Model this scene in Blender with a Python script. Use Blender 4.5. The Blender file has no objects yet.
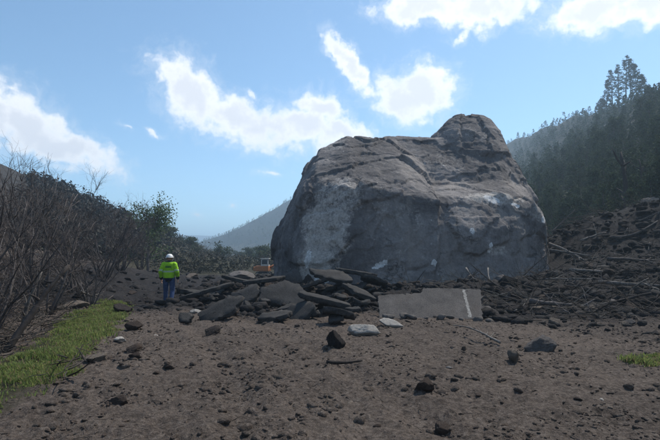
import bpy, bmesh, math, random
import numpy as np
from mathutils import Vector, Matrix, noise as mnoise

random.seed(7)
rng = np.random.default_rng(7)
R = math.radians
scene = bpy.context.scene
col = scene.collection

# ------------------------------------------------------------------ camera
W0, H0, F0 = 660.0, 440.0, 490.0
EYE = 1.60
TH = math.atan(35.0 / F0)
cam = bpy.data.cameras.new("camera")
cam.sensor_width = 36.0
cam.lens = F0 / W0 * 36.0
cam.clip_start = 0.05
cam.clip_end = 30000
camo = bpy.data.objects.new("camera", cam)
camo.location = (0, 0, EYE)
camo.rotation_euler = (R(90) + TH, 0, 0)
col.objects.link(camo)
scene.camera = camo

# ------------------------------------------------------------------ sky, sun, exposure
SUN_AZ, SUN_EL = 44.0, 54.0          # azimuth clockwise from the view direction (+Y)
scene.view_settings.view_transform = 'Standard'
scene.view_settings.look = 'None'
scene.view_settings.exposure = 1.20
scene.view_settings.gamma = 1.0
scene.view_settings.use_curve_mapping = False
scene.cycles.use_denoising = True
scene.cycles.max_bounces = 4
scene.cycles.diffuse_bounces = 2
scene.cycles.glossy_bounces = 2
scene.cycles.transparent_max_bounces = 8
scene.cycles.volume_bounces = 1
scene.cycles.sample_clamp_indirect = 6


def px_angles(px, py):
    u, v = (px - W0 / 2) / F0, (H0 / 2 - py) / F0
    d = Vector((u, math.cos(TH) - v * math.sin(TH), math.sin(TH) + v * math.cos(TH)))
    return math.degrees(math.atan2(d.x, d.y)), math.degrees(math.atan2(d.z, math.hypot(d.x, d.y)))


world = bpy.data.worlds.new("World")
scene.world = world
world.use_nodes = True
world.cycles.sampling_method = 'MANUAL'
world.cycles.sample_map_resolution = 512
wn, wl = world.node_tree.nodes, world.node_tree.links
wn.clear()


def wnode(t, **kw):
    n = wn.new(t)
    for k, v in kw.items():
        setattr(n, k, v)
    return n


def wmath(op, a, b=None, c=None, clamp=False):
    n = wn.new('ShaderNodeMath'); n.operation = op; n.use_clamp = clamp
    for i, s in enumerate((a, b, c)):
        if s is None:
            continue
        if isinstance(s, (int, float)):
            n.inputs[i].default_value = s
        else:
            wl.new(s, n.inputs[i])
    return n.outputs[0]


sky = wnode('ShaderNodeTexSky', sky_type='NISHITA', sun_disc=False)
sky.sun_elevation = R(SUN_EL)
sky.sun_rotation = R(SUN_AZ)
sky.altitude = 2100
sky.air_density = 1.0
sky.dust_density = 1.1
sky.ozone_density = 1.2
tc = wnode('ShaderNodeTexCoord')
sep = wnode('ShaderNodeSeparateXYZ')
wl.new(tc.outputs['Generated'], sep.inputs[0])
az = wmath('MULTIPLY', wmath('ARCTAN2', sep.outputs[0], sep.outputs[1]), 180 / math.pi)
el = wmath('MULTIPLY', wmath('ARCSINE', sep.outputs[2]), 180 / math.pi)
comb = wnode('ShaderNodeCombineXYZ')
wl.new(az, comb.inputs[0]); wl.new(el, comb.inputs[1])
# domain warp so that the cloud masses get billowed edges
nz = wnode('ShaderNodeTexNoise'); nz.noise_dimensions = '3D'
nz.inputs['Scale'].default_value = 0.16
nz.inputs['Detail'].default_value = 7.0
nz.inputs['Roughness'].default_value = 0.58
wl.new(comb.outputs[0], nz.inputs['Vector'])
nsub = wnode('ShaderNodeVectorMath', operation='SUBTRACT')
wl.new(nz.outputs['Color'], nsub.inputs[0]); nsub.inputs[1].default_value = (.5, .5, .5)
nsc = wnode('ShaderNodeVectorMath', operation='MULTIPLY')
wl.new(nsub.outputs[0], nsc.inputs[0]); nsc.inputs[1].default_value = (6.5, 5.0, 0)
warp = wnode('ShaderNodeVectorMath', operation='ADD')
wl.new(comb.outputs[0], warp.inputs[0]); wl.new(nsc.outputs[0], warp.inputs[1])
PXD = 57.3 / F0     # degrees per photo pixel near the middle
clouds = []
for (px, py, rx, ry, rot) in [
        (192, 92, 42, 27, -35), (238, 118, 62, 25, -22), (305, 128, 56, 24, -8), (322, 108, 30, 20, -20), (345, 130, 34, 12, -10),
        (348, 66, 36, 10, -48), (405, 96, 40, 24, -10), (425, 90, 30, 26, -20), (443, 103, 22, 14, -10),
        (482, 6, 66, 18, -8), (425, 4, 54, 15, 0), (505, 22, 20, 14, 0), (600, 10, 55, 16, 0), (640, 12, 40, 14, 5), (395, 14, 18, 12, 0),
        (8, 84, 22, 9, -10), (25, 122, 60, 22, -24), (66, 148, 52, 17, -20), (-10, 110, 40, 30, 0), (100, 164, 22, 8, -18),
        (265, 176, 24, 6.5, 0), (124, 126, 10, 5, -20), (195, 213, 14, 4, -15), (232, 205, 9, 4, 0), (455, 32, 20, 7, 20), (255, 93, 12, 8, -60),
        (154, 129, 16, 5, -10)]:
    a, e = px_angles(px, py)
    clouds.append((a, e, rx * PXD, ry * PXD, rot))
rc = random.Random(11)
for k in range(12):      # the same broken cumulus goes on round the rest of the sky
    a = rc.uniform(48, 312)
    e = rc.uniform(9, 40)
    for q in range(1):
        clouds.append((((a + rc.uniform(-6, 6) + 180) % 360) - 180, e + rc.uniform(-2, 2), rc.uniform(8, 14), rc.uniform(2.5, 5.0), rc.uniform(-20, 20)))
field = None
for (a, e, ra, re, rot) in clouds:
    m = wnode('ShaderNodeMapping', vector_type='TEXTURE')
    m.inputs['Location'].default_value = (a, e, 0)
    m.inputs['Rotation'].default_value = (0, 0, R(rot))
    m.inputs['Scale'].default_value = (ra, re, 1)
    wl.new(warp.outputs[0], m.inputs['Vector'])
    ln = wnode('ShaderNodeVectorMath', operation='LENGTH')
    wl.new(m.outputs[0], ln.inputs[0])
    f = wmath('SUBTRACT', 1.13 if ra > 3.0 else .56, ln.outputs['Value'])
    field = f if field is None else wmath('SMOOTH_MAX', field, f, 0.12)
nf = wnode('ShaderNodeTexNoise')
nf.inputs['Scale'].default_value = 0.55; nf.inputs['Detail'].default_value = 6; nf.inputs['Roughness'].default_value = 0.6
wl.new(comb.outputs[0], nf.inputs['Vector'])
fz = wmath('ADD', field, wmath('MULTIPLY', wmath('SUBTRACT', nf.outputs['Fac'], 0.5), 1.5))
mr = wnode('ShaderNodeMapRange', interpolation_type='SMOOTHSTEP')
wl.new(fz, mr.inputs['Value'])
mr.inputs['From Min'].default_value = -0.02; mr.inputs['From Max'].default_value = 0.62
mr.inputs['To Min'].default_value = 0.0; mr.inputs['To Max'].default_value = 0.97
# cloud thickness: the middle of thick clouds is a little greyer than their sunlit rims
mg = wnode('ShaderNodeMapRange', interpolation_type='SMOOTHSTEP')
wl.new(wmath('ADD', fz, wmath('MULTIPLY', wmath('SUBTRACT', nz.outputs['Fac'], 0.5), 0.9)), mg.inputs['Value'])
mg.inputs['From Min'].default_value = 0.35; mg.inputs['From Max'].default_value = 0.95
cmix = wnode('ShaderNodeMix', data_type='RGBA')
wl.new(mg.outputs[0], cmix.inputs['Factor'])
CL = 6.5
cmix.inputs['A'].default_value = (CL, CL, CL * 1.0, 1)
cmix.inputs['B'].default_value = (CL * .76, CL * .775, CL * .82, 1)
smix = wnode('ShaderNodeMix', data_type='RGBA')
nw = wnode('ShaderNodeTexNoise'); nw.inputs['Scale'].default_value = 0.9; nw.inputs['Detail'].default_value = 5; nw.inputs['Roughness'].default_value = 0.68
wl.new(warp.outputs[0], nw.inputs['Vector'])
fw = wmath('ADD', field, wmath('MULTIPLY', wmath('SUBTRACT', nw.outputs['Fac'], 0.5), 2.0))
mw = wnode('ShaderNodeMapRange', interpolation_type='SMOOTHSTEP')
wl.new(fw, mw.inputs['Value'])
mw.inputs['From Min'].default_value = -0.45; mw.inputs['From Max'].default_value = 0.75; mw.inputs['To Max'].default_value = 0.28
wl.new(wmath('MAXIMUM', mr.outputs[0], mw.outputs[0]), smix.inputs['Factor'])
wb = wnode('ShaderNodeMix', data_type='RGBA', blend_type='MULTIPLY')      # the phone's white balance of a blue sky
wb.inputs['Factor'].default_value = 1.0; wb.inputs['B'].default_value = (.84, .98, .95, 1)
wl.new(sky.outputs[0], wb.inputs['A'])
wl.new(wb.outputs['Result'], smix.inputs['A']); wl.new(cmix.outputs['Result'], smix.inputs['B'])
bg = wnode('ShaderNodeBackground'); bg.inputs['Strength'].default_value = 0.085
wl.new(smix.outputs['Result'], bg.inputs['Color'])
wo = wnode('ShaderNodeOutputWorld'); wl.new(bg.outputs[0], wo.inputs['Surface'])

sun = bpy.data.lights.new("sun", 'SUN')
sun.energy = 2.0
sun.angle = R(0.53)
sun.color = (1.0, 0.95, 0.87)
suno = bpy.data.objects.new("sun", sun)
sd = Vector((math.sin(R(SUN_AZ)) * math.cos(R(SUN_EL)), math.cos(R(SUN_AZ)) * math.cos(R(SUN_EL)), math.sin(R(SUN_EL))))
suno.rotation_euler = sd.to_track_quat('Z', 'Y').to_euler()
suno.location = (30, 30, 60)
col.objects.link(suno)


# ------------------------------------------------------------------ helpers: noise
_perm = np.random.default_rng(3).permutation(256)
_perm = np.concatenate([_perm, _perm, _perm])
_grad = np.random.default_rng(5).normal(size=(256, 3))
_grad /= np.linalg.norm(_grad, axis=1)[:, None]


def perlin(p):
    p = np.asarray(p, float)
    i = np.floor(p).astype(np.int64)
    f = p - i
    i &= 255
    w = f * f * f * (f * (f * 6 - 15) + 10)
    out = 0
    for dx in (0, 1):
        for dy in (0, 1):
            for dz in (0, 1):
                h = _perm[_perm[_perm[(i[:, 0] + dx) & 255] + ((i[:, 1] + dy) & 255)] + ((i[:, 2] + dz) & 255)]
                g = _grad[h]
                d = g[:, 0] * (f[:, 0] - dx) + g[:, 1] * (f[:, 1] - dy) + g[:, 2] * (f[:, 2] - dz)
                ww = (w[:, 0] if dx else 1 - w[:, 0]) * (w[:, 1] if dy else 1 - w[:, 1]) * (w[:, 2] if dz else 1 - w[:, 2])
                out = out + ww * d
    return out * 1.5


def fbm(p, octv=4, gain=0.5, lac=2.03, ridged=False):
    p = np.asarray(p, float)
    a, s, t = 1.0, 0, 0
    for o in range(octv):
        n = perlin(p + o * 17.3)
        if ridged:
            n = 1 - 2 * np.abs(n)
        s = s + a * n; t += a
        a *= gain; p = p * lac
    return s / t


def worley_cell(p):
    """nearest-cell random value, F1 and F2 for each point"""
    p = np.asarray(p, float)
    i0 = np.floor(p).astype(np.int64)
    n = len(p)
    f1 = np.full(n, 9.0); f2 = np.full(n, 9.0); val = np.zeros(n)
    rr = np.random.default_rng(9).random((256, 4))
    for dx in (-1, 0, 1):
        for dy in (-1, 0, 1):
            for dz in (-1, 0, 1):
                c = i0 + np.array((dx, dy, dz))
                h = _perm[_perm[_perm[c[:, 0] & 255] + (c[:, 1] & 255)] + (c[:, 2] & 255)]
                q = c + rr[h, :3]
                d = np.sqrt(((p - q) ** 2).sum(1))
                near = d < f1
                f2 = np.where(near, f1, np.minimum(f2, d))
                val = np.where(near, rr[h, 3], val)
                f1 = np.where(near, d, f1)
    return val, f1, f2


def sstep(a, b, x):
    t = np.clip((x - a) / (b - a), 0, 1)
    return t * t * (3 - 2 * t)


# ------------------------------------------------------------------ helpers: photo pixel -> ray
def ray(px, py):
    u, v = (px - W0 / 2) / F0, (H0 / 2 - py) / F0
    return np.array((u, math.cos(TH) - v * math.sin(TH), math.sin(TH) + v * math.cos(TH)))


def P(px, py, D):
    d = ray(px, py)
    t = D / d[1]
    return np.array((0, 0, EYE)) + d * t


# ------------------------------------------------------------------ terrain height
def ridge_h(x, y, pts, p=1.0):
    best = np.zeros_like(x)
    for a, b in zip(pts[:-1], pts[1:]):
        ax, ay, az_, aw = a; bx, by, bz, bw = b
        dx, dy = bx - ax, by - ay
        t = np.clip(((x - ax) * dx + (y - ay) * dy) / (dx * dx + dy * dy), 0, 1)
        d = np.hypot(x - (ax + t * dx), y - (ay + t * dy))
        z = az_ + t * (bz - az_); w = aw + t * (bw - aw)
        best = np.maximum(best, z * np.clip(1 - d / w, 0, 1) ** p)
    return best


RIGHT = [(70, -160, 30, 52), (64, 0, 33, 50), (76, 60, 41, 60), (88, 130, 44.5, 74), (102, 185, 57, 86), (121, 260, 73, 100),
         (128, 355, 86, 110), (120, 470, 84, 140), (60, 560, 84, 150), (-10, 600, 82, 150), (-37, 610, 78, 140), (-110, 620, 34, 110), (-158, 615, 13, 80), (-200, 610, 2, 60)]
LEFT = [(-70, -160, 18, 50), (-52, 20, 17, 38), (-55, 80, 17.6, 38), (-61, 110, 15.2, 36), (-71, 150, 13.0, 34), (-86, 200, 10.6, 34), (-150, 330, 12, 45), (-300, 600, 16, 80)]
MESA = [(-2000, 1500, 95, 300), (-1000, 1620, 82, 300), (-580, 1680, 74, 300), (-340, 1740, 66, 300), (140, 1800, 76, 300), (900, 1720, 92, 300), (2000, 1500, 95, 300)]
BUMPS = [(-6.6, 50, 5, 6, -.52), (15.0, 27, 4.4, 5.0, 3.6), (-5.65, 17.2, 1.5, 1.3, -.17), (10.5, 20.5, 3.5, 2.6, .75), (16, 17, 3.6, 3.6, .9), (20.5, 25, 4, 5, 1.3), (12.5, 16, 3.0, 1.6, .35),
         (-3.5, 19.2, 3.0, 1.3, .38), (-.3, 17.2, 2.6, 1.2, .25), (2.5, 17.8, 3.2, 1.4, .32), (6.4, 17.4, 3.0, 1.5, .42), (-1.2, 21, 2.0, 1.6, .35),
         (-5.5, 33, 3.5, 2.0, .15), (-9.5, 12.5, 2.2, 2.6, .28), (-12, 18, 3, 5, .7), (-13.5, 27, 4, 6, 1.0), (-18, 20, 5, 9, 1.2)]


def churn_mask(x, y):
    """1 where the slide has churned dark soil and rubble up round the rock"""
    n = fbm(np.stack([x * .35, y * .35, 0 * x + 4.2], 1), 3)
    d1 = (sstep(12.6, 14.6, y + n * 2.2 + np.maximum(-x - 3, 0) * -.1)) * sstep(44, 34, y) * sstep(-15, -10, x + n)
    d2 = sstep(2.6, 6.5, x * .8 + (y - 12) * .62 + n * 3.4) * sstep(70, 55, y)
    return np.clip(np.maximum(d1, d2), 0, 1)


def hills(x, y):
    q = np.stack([x, y, 0 * x], 1)
    r = ridge_h(x, y, RIGHT, 1.05)
    l = ridge_h(x, y, LEFT, 1.1)
    m = ridge_h(x, y, MESA, 0.55)
    gul = fbm(q / 38.0, 4)
    far = fbm(q / 170.0, 4, ridged=True)
    r = r * (1 + .10 * gul) + np.minimum(r, 12) * .10 * gul - np.clip(r - 30, 0, 60) * .10 * (1 - far) * .5
    l = l * (1 + .14 * gul)
    m = m * (1 + .05 * fbm(q / 300.0 + 5, 4))
    return r, l, m


def hgt(x, y):
    x = np.atleast_1d(np.asarray(x, float)); y = np.atleast_1d(np.asarray(y, float))
    r, l, m = hills(x, y)
    z = np.maximum(np.maximum(r, l), m)
    for (cx, cy, rx, ry, h) in BUMPS:
        z = z + h * np.exp(-((x - cx) / rx) ** 2 - ((y - cy) / ry) ** 2)
    q = np.stack([x, y, 0 * x], 1)
    dist = np.hypot(x, y)
    c = churn_mask(x, y)
    z = z + .16 * fbm(q * .16 + 3, 3) * sstep(2, 9, dist)
    z = z + (.062 + .20 * c) * fbm(q * .95, 4, .58)
    near = sstep(60, 30, dist)
    z = z + near * (.048 + .055 * c) * fbm(q * 4.2 + 9, 4, .70)
    z = z + sstep(26, 14, dist) * .020 * fbm(q * np.array((11, 9, 1)) + 5, 3, .65)
    z = z + near * .06 * np.clip(fbm(q * np.array((1.7, 3.2, 1)) + 31, 3, .6, ridged=True) - .15, 0, 1) * (1 - .3 * c)
    # old wheel tracks curving from the foreground towards the worker
    tx = .9 - .030 * y * y * .55 - .10 * y
    for off in (-.85, .85):
        dd = (x - tx - off) / .20
        z = z + sstep(20, 12, y) * sstep(-2, 1, y) * (-.045 * np.exp(-dd ** 2) + .022 * np.exp(-(np.abs(dd) - 1.7) ** 2 * 2.5))
    # the left shoulder of the road drops into a shallow ditch
    z = z - .35 * sstep(-4.2, -6.5, x + .0 * y) * sstep(11, 5, y)
    return z


def ghit(px, py, tmax=400.0):
    d = ray(px, py)
    t = np.concatenate([np.linspace(2, 60, 1200), np.linspace(60, tmax, 700)])
    pts = np.array((0, 0, EYE))[None] + t[:, None] * d[None]
    z = hgt(pts[:, 0], pts[:, 1])
    k = np.argmax(pts[:, 2] < z)
    if not (pts[k, 2] < z[k]):
        k = len(t) - 1
    p = pts[k].copy(); p[2] = z[k]
    return p


def gz(x, y):
    return float(hgt(x, y)[0])


# ------------------------------------------------------------------ helpers: objects
def setp(o, label=None, cat=None, group=None, kind=None):
    if label: o['label'] = label
    if cat: o['category'] = cat
    if group: o['group'] = group
    if kind: o['kind'] = kind
    return o


def mesh_np(name, v, f, smooth=False):
    """v (n,3); f (m,3) or (m,4) array, or a list of both kinds of arrays"""
    me = bpy.data.meshes.new(name)
    v = np.asarray(v, np.float32)
    fl = f if isinstance(f, list) else [f]
    fl = [np.asarray(a, np.int32) for a in fl if len(a)]
    loops = np.concatenate([a.ravel() for a in fl])
    tot = np.concatenate([np.full(len(a), a.shape[1], np.int32) for a in fl])
    start = np.concatenate([[0], np.cumsum(tot)[:-1]]).astype(np.int32)
    me.vertices.add(len(v)); me.vertices.foreach_set('co', v.ravel())
    me.loops.add(len(loops)); me.loops.foreach_set('vertex_index', loops)
    me.polygons.add(len(tot)); me.polygons.foreach_set('loop_start', start)
    me.polygons.foreach_set('loop_total', tot)
    if smooth:
        me.polygons.foreach_set('use_smooth', np.ones(len(tot), bool))
    me.update(calc_edges=True)
    me.validate()
    return me


def link(name, me, mat=None, parent=None, loc=None, rot=None, scale=None):
    o = bpy.data.objects.new(name, me)
    col.objects.link(o)
    if mat is not None and me is not None and not me.materials:
        me.materials.append(mat)
    if parent: o.parent = parent
    if loc is not None: o.location = loc
    if rot is not None: o.rotation_euler = rot
    if scale is not None: o.scale = scale
    return o


def empty(name, loc=(0, 0, 0), rz=0.0, s=1.0):
    o = bpy.data.objects.new(name, None)
    o.empty_display_size = .2
    col.objects.link(o)
    o.location = loc; o.rotation_euler = (0, 0, rz); o.scale = (s, s, s)
    return o


def copy_tree(o, parent=None):
    c = o.copy(); col.objects.link(c); c.parent = parent
    for ch in o.children:
        copy_tree(ch, c)
    return c


class Tubes:
    def __init__(self):
        self.v, self.f, self.n = [], [], 0

    def add(self, pts, rad, sides=4):
        pts = np.asarray(pts, float); rad = np.asarray(rad, float)
        t = np.gradient(pts, axis=0)
        t /= np.linalg.norm(t, axis=1)[:, None] + 1e-9
        ref = np.array((0.31, 0.17, 0.93)) if abs(t[0, 2]) < .8 else np.array((0.9, 0.4, 0.1))
        a = np.cross(t, ref); a /= np.linalg.norm(a, axis=1)[:, None] + 1e-9
        b = np.cross(t, a)
        ang = np.arange(sides) * 2 * math.pi / sides
        ring = (pts[:, None] + rad[:, None, None] * (np.cos(ang)[None, :, None] * a[:, None] + np.sin(ang)[None, :, None] * b[:, None]))
        m = len(pts)
        self.v.append(ring.reshape(-1, 3))
        idx = self.n + np.arange(m * sides).reshape(m, sides)
        q = np.stack([idx[:-1], np.roll(idx[:-1], -1, 1), np.roll(idx[1:], -1, 1), idx[1:]], -1).reshape(-1, 4)
        self.f.append(q)
        self.n += m * sides
        if sides == 4:
            self.f.append(idx[0][None, ::-1]); self.f.append(idx[-1][None])
        elif sides > 4:        # close both ends with a centre vertex, as quads
            for r_, flip in ((0, True), (-1, False)):
                self.v.append(pts[r_][None]); c = self.n; self.n += 1
                for k in range(0, sides, 2):
                    fa = [idx[r_][k], idx[r_][(k + 1) % sides], idx[r_][(k + 2) % sides], c]
                    self.f.append(np.array([fa[::-1] if flip else fa]))

    def mesh(self, name, smooth=True):
        return mesh_np(name, np.concatenate(self.v), np.concatenate(self.f), smooth)


# ------------------------------------------------------------------ materials
def mat_nodes(name, rough=.9, spec=.2):
    m = bpy.data.materials.new(name)
    m.use_nodes = True
    nt = m.node_tree
    b = nt.nodes['Principled BSDF']
    b.inputs['Roughness'].default_value = rough
    b.inputs['Specular IOR Level'].default_value = spec
    return m, nt, b


def N(nt, t, **kw):
    n = nt.nodes.new(t)
    for k, v in kw.items():
        if k in ('Scale', 'Detail', 'Roughness', 'Strength', 'Distance', 'Distortion', 'Randomness'):
            n.inputs[k].default_value = v
        else:
            setattr(n, k, v)
    return n


def ramp(nt, fac, stops, interp='LINEAR'):
    r = nt.nodes.new('ShaderNodeValToRGB')
    r.color_ramp.interpolation = interp
    e = r.color_ramp.elements
    while len(e) < len(stops):
        e.new(.5)
    for el_, (pos, c) in zip(e, stops):
        el_.position = pos
        el_.color = (*c, 1) if len(c) == 3 else c
    nt.links.new(fac, r.inputs[0])
    return r.outputs[0]


def mixc(nt, fac, a, b, mode='MIX'):
    n = nt.nodes.new('ShaderNodeMix'); n.data_type = 'RGBA'; n.blend_type = mode
    for s, k in ((fac, 'Factor'), (a, 'A'), (b, 'B')):
        if isinstance(s, (int, float)): n.inputs[k].default_value = s
        elif isinstance(s, tuple): n.inputs[k].default_value = (*s, 1)
        else: nt.links.new(s, n.inputs[k])
    return n.outputs['Result']


def coords(nt, kind='Object'):
    return nt.nodes.new('ShaderNodeTexCoord').outputs[kind]


def noise_out(nt, vec, scale, detail=5, rough=.6, out='Fac'):
    n = N(nt, 'ShaderNodeTexNoise', Scale=scale, Detail=detail, Roughness=rough)
    nt.links.new(vec, n.inputs['Vector'])
    return n.outputs[out]


def bump(nt, b, hs, strength=.5, dist=.03):
    prev = None
    for (h, s, d) in hs:
        bn = N(nt, 'ShaderNodeBump', Strength=s, Distance=d)
        nt.links.new(h, bn.inputs['Height'])
        if prev is not None: nt.links.new(prev, bn.inputs['Normal'])
        prev = bn.outputs[0]
    nt.links.new(prev, b.inputs['Normal'])


def attr(nt, name):
    a = nt.nodes.new('ShaderNodeAttribute'); a.attribute_name = name
    return a.outputs['Fac']


def island(nt):
    return nt.nodes.new('ShaderNodeNewGeometry').outputs['Random Per Island']


def objrand(nt):
    return nt.nodes.new('ShaderNodeObjectInfo').outputs['Random']


def simple_rock_mat(name, dark, light, sc=3.0, per='object', rough=.92, specks=None):
    m, nt, b = mat_nodes(name, rough)
    v = coords(nt)
    n1 = noise_out(nt, v, sc, 6, .65)
    n2 = noise_out(nt, v, sc * 7, 4, .6)
    c = ramp(nt, n1, [(.3, dark), (.72, light)])
    mid = tuple((a + b_) / 2 for a, b_ in zip(dark, light))
    c = mixc(nt, .35, c, ramp(nt, n2, [(.3, tuple(x * .55 for x in mid)), (.7, tuple(min(1, x * 1.4) for x in mid))]))
    rnd = objrand(nt) if per == 'object' else island(nt)
    c = mixc(nt, 1.0, c, ramp(nt, rnd, [(0, (.6, .6, .62)), (1, (1.35, 1.3, 1.25))]), 'MULTIPLY')
    nt.links.new(c, b.inputs['Base Color'])
    bump(nt, b, [(n1, .9, .10), (n2, .9, .04)])
    return m


# ground
m_ground, nt, b = mat_nodes('dirt', .95, .15)
v = coords(nt)
na = noise_out(nt, v, .35, 6, .62); nb = noise_out(nt, v, 3.1, 6, .68); nc = noise_out(nt, v, 19, 5, .7); nd = noise_out(nt, v, 70, 3, .7)
c = ramp(nt, nb, [(.30, (.056, .044, .036)), (.5, (.130, .103, .084)), (.70, (.215, .172, .141))])
c = mixc(nt, .5, c, ramp(nt, na, [(.36, (.060, .046, .037)), (.5, (.125, .097, .077)), (.64, (.23, .178, .140))]))
c = mixc(nt, .5, c, ramp(nt, nc, [(.36, (.026, .020, .017)), (.52, (.130, .100, .082)), (.70, (.30, .25, .21))]))
c = mixc(nt, ramp(nt, nd, [(.62, (0, 0, 0)), (.70, (.6, .6, .6))]), c, (.34, .29, .25))
c = mixc(nt, ramp(nt, noise_out(nt, v, 7.5, 5, .7), [(.58, (0, 0, 0)), (.66, (.75, .75, .75))]), c, (.035, .027, .023))
cd = ramp(nt, nb, [(.3, (.014, .0125, .013)), (.7, (.050, .044, .042))])
c = mixc(nt, attr(nt, 'churn'), c, cd)
cg = ramp(nt, nb, [(.3, (.036, .036, .020)), (.7, (.075, .064, .042))])
c = mixc(nt, attr(nt, 'turf'), c, cg)
nt.links.new(c, b.inputs['Base Color'])
bump(nt, b, [(nb, .9, .14), (nc, 1.0, .06), (nd, .8, .015)])

# hillside soil under the trees and brush
def hill_mat(name, a, d, sc):
    m, nt, b = mat_nodes(name, .95, .1)
    v = coords(nt)
    n1 = noise_out(nt, v, sc, 7, .7); n2 = noise_out(nt, v, sc * 9, 5, .7)
    c = mixc(nt, .5, ramp(nt, n1, [(.32, a), (.68, d)]), ramp(nt, n2, [(.35, tuple(x * .6 for x in a)), (.65, d)]))
    nt.links.new(c, b.inputs['Base Color'])
    bump(nt, b, [(n1, .8, 2.0), (n2, .8, .4)])
    return m


m_hill_r = hill_mat('hill_soil_conifer', (.018, .024, .017), (.050, .050, .038), .05)
m_hill_l = hill_mat('hill_soil_brush', (.034, .032, .031), (.080, .072, .064), .09)
m_mesa = hill_mat('far_mesa_cover', (.035, .050, .034), (.10, .105, .075), .012)

# the great rock
m_boulder, nt, b = mat_nodes('sandstone_rock', .93, .2)
v = coords(nt)
n1 = noise_out(nt, v, .45, 7, .62); n2 = noise_out(nt, v, 2.4, 6, .68); n3 = noise_out(nt, v, 11, 5, .7)
mp = nt.nodes.new('ShaderNodeMapping'); mp.inputs['Scale'].default_value = (1.0, 1.0, .16); mp.inputs['Rotation'].default_value = (0, R(12), 0)
nt.links.new(v, mp.inputs[0])
ns = noise_out(nt, mp.outputs[0], 2.2, 5, .65)
c = ramp(nt, n1, [(.34, (.105, .096, .094)), (.50, (.25, .228, .218)), (.74, (.36, .325, .305))])
c = mixc(nt, .5, c, ramp(nt, n2, [(.3, (.13, .119, .116)), (.72, (.40, .362, .34))]))
c = mixc(nt, .35, c, ramp(nt, ns, [(.36, (.095, .087, .086)), (.66, (.41, .37, .345))]))
c = mixc(nt, .3, c, ramp(nt, n3, [(.34, (.10, .091, .09)), (.66, (.44, .40, .37))]))
c = mixc(nt, ramp(nt, noise_out(nt, v, .22, 5, .65), [(.42, (.62, .62, .62)), (.56, (0, 0, 0))]), c, (.060, .055, .057))
c = mixc(nt, ramp(nt, noise_out(nt, mp.outputs[0], .7, 6, .7), [(.54, (0, 0, 0)), (.70, (.55, .55, .55))]), c, (.42, .37, .325))
fr = attr(nt, 'fresh')
cf = mixc(nt, .5, ramp(nt, n2, [(.3, (.32, .288, .258)), (.7, (.60, .545, .485))]), ramp(nt, n3, [(.34, (.22, .198, .18)), (.62, (.66, .60, .545))]))
def crisp(a, k2, k3, lo, hi):
    x = nt.nodes.new('ShaderNodeMath'); x.operation = 'MULTIPLY_ADD'; nt.links.new(n2, x.inputs[0]); x.inputs[1].default_value = k2; x.inputs[2].default_value = -.5 * (k2 + k3)
    y = nt.nodes.new('ShaderNodeMath'); y.operation = 'MULTIPLY_ADD'; nt.links.new(n3, y.inputs[0]); y.inputs[1].default_value = k3; nt.links.new(x.outputs[0], y.inputs[2])
    z = nt.nodes.new('ShaderNodeMath'); z.operation = 'ADD'; nt.links.new(y.outputs[0], z.inputs[0]); nt.links.new(a, z.inputs[1])
    return ramp(nt, z.outputs[0], [(lo, (0, 0, 0)), (hi, (1, 1, 1))])


vk = N(nt, 'ShaderNodeTexVoronoi', Scale=.36); vk.feature = 'DISTANCE_TO_EDGE'
wk = nt.nodes.new('ShaderNodeVectorMath'); wk.operation = 'MULTIPLY_ADD'
nt.links.new(noise_out(nt, v, 1.6, 5, .65, 'Color'), wk.inputs[0]); wk.inputs[1].default_value = (1.1, 1.1, 1.1); nt.links.new(v, wk.inputs[2])
nt.links.new(wk.outputs[0], vk.inputs['Vector'])
kf = nt.nodes.new('ShaderNodeMath'); kf.operation = 'MULTIPLY'
nt.links.new(ramp(nt, vk.outputs['Distance'], [(.0, (.85, .85, .85)), (.010, (.25, .25, .25)), (.03, (0, 0, 0))]), kf.inputs[0])
nt.links.new(ramp(nt, noise_out(nt, v, .8, 3, .5), [(.46, (0, 0, 0)), (.60, (1, 1, 1))]), kf.inputs[1])
c = mixc(nt, kf.outputs[0], c, (.03, .027, .026))     # joints filled with dirt
c = mixc(nt, crisp(fr, 1.5, 1.2, .22, .85), c, cf)
sc_ = attr(nt, 'scar')
c = mixc(nt, crisp(sc_, 1.2, 1.8, .40, .55), c, ramp(nt, n3, [(.35, (.55, .53, .50)), (.62, (.88, .86, .83))]))
nt.links.new(c, b.inputs['Base Color'])
n4 = noise_out(nt, v, 40, 3, .7)
wv = nt.nodes.new('ShaderNodeVectorMath'); wv.operation = 'MULTIPLY_ADD'
nt.links.new(noise_out(nt, v, 1.2, 4, .6, 'Color'), wv.inputs[0]); wv.inputs[1].default_value = (.7, .7, .7); nt.links.new(v, wv.inputs[2])
v1 = N(nt, 'ShaderNodeTexVoronoi', Scale=1.6); nt.links.new(wv.outputs[0], v1.inputs['Vector'])
v2 = N(nt, 'ShaderNodeTexVoronoi', Scale=5.5); nt.links.new(wv.outputs[0], v2.inputs['Vector'])
bump(nt, b, [(v1.outputs['Color'], .35, .10), (v2.outputs['Color'], .5, .05), (n2, .35, .10), (n3, .8, .06), (n4, .8, .02)])

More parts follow.
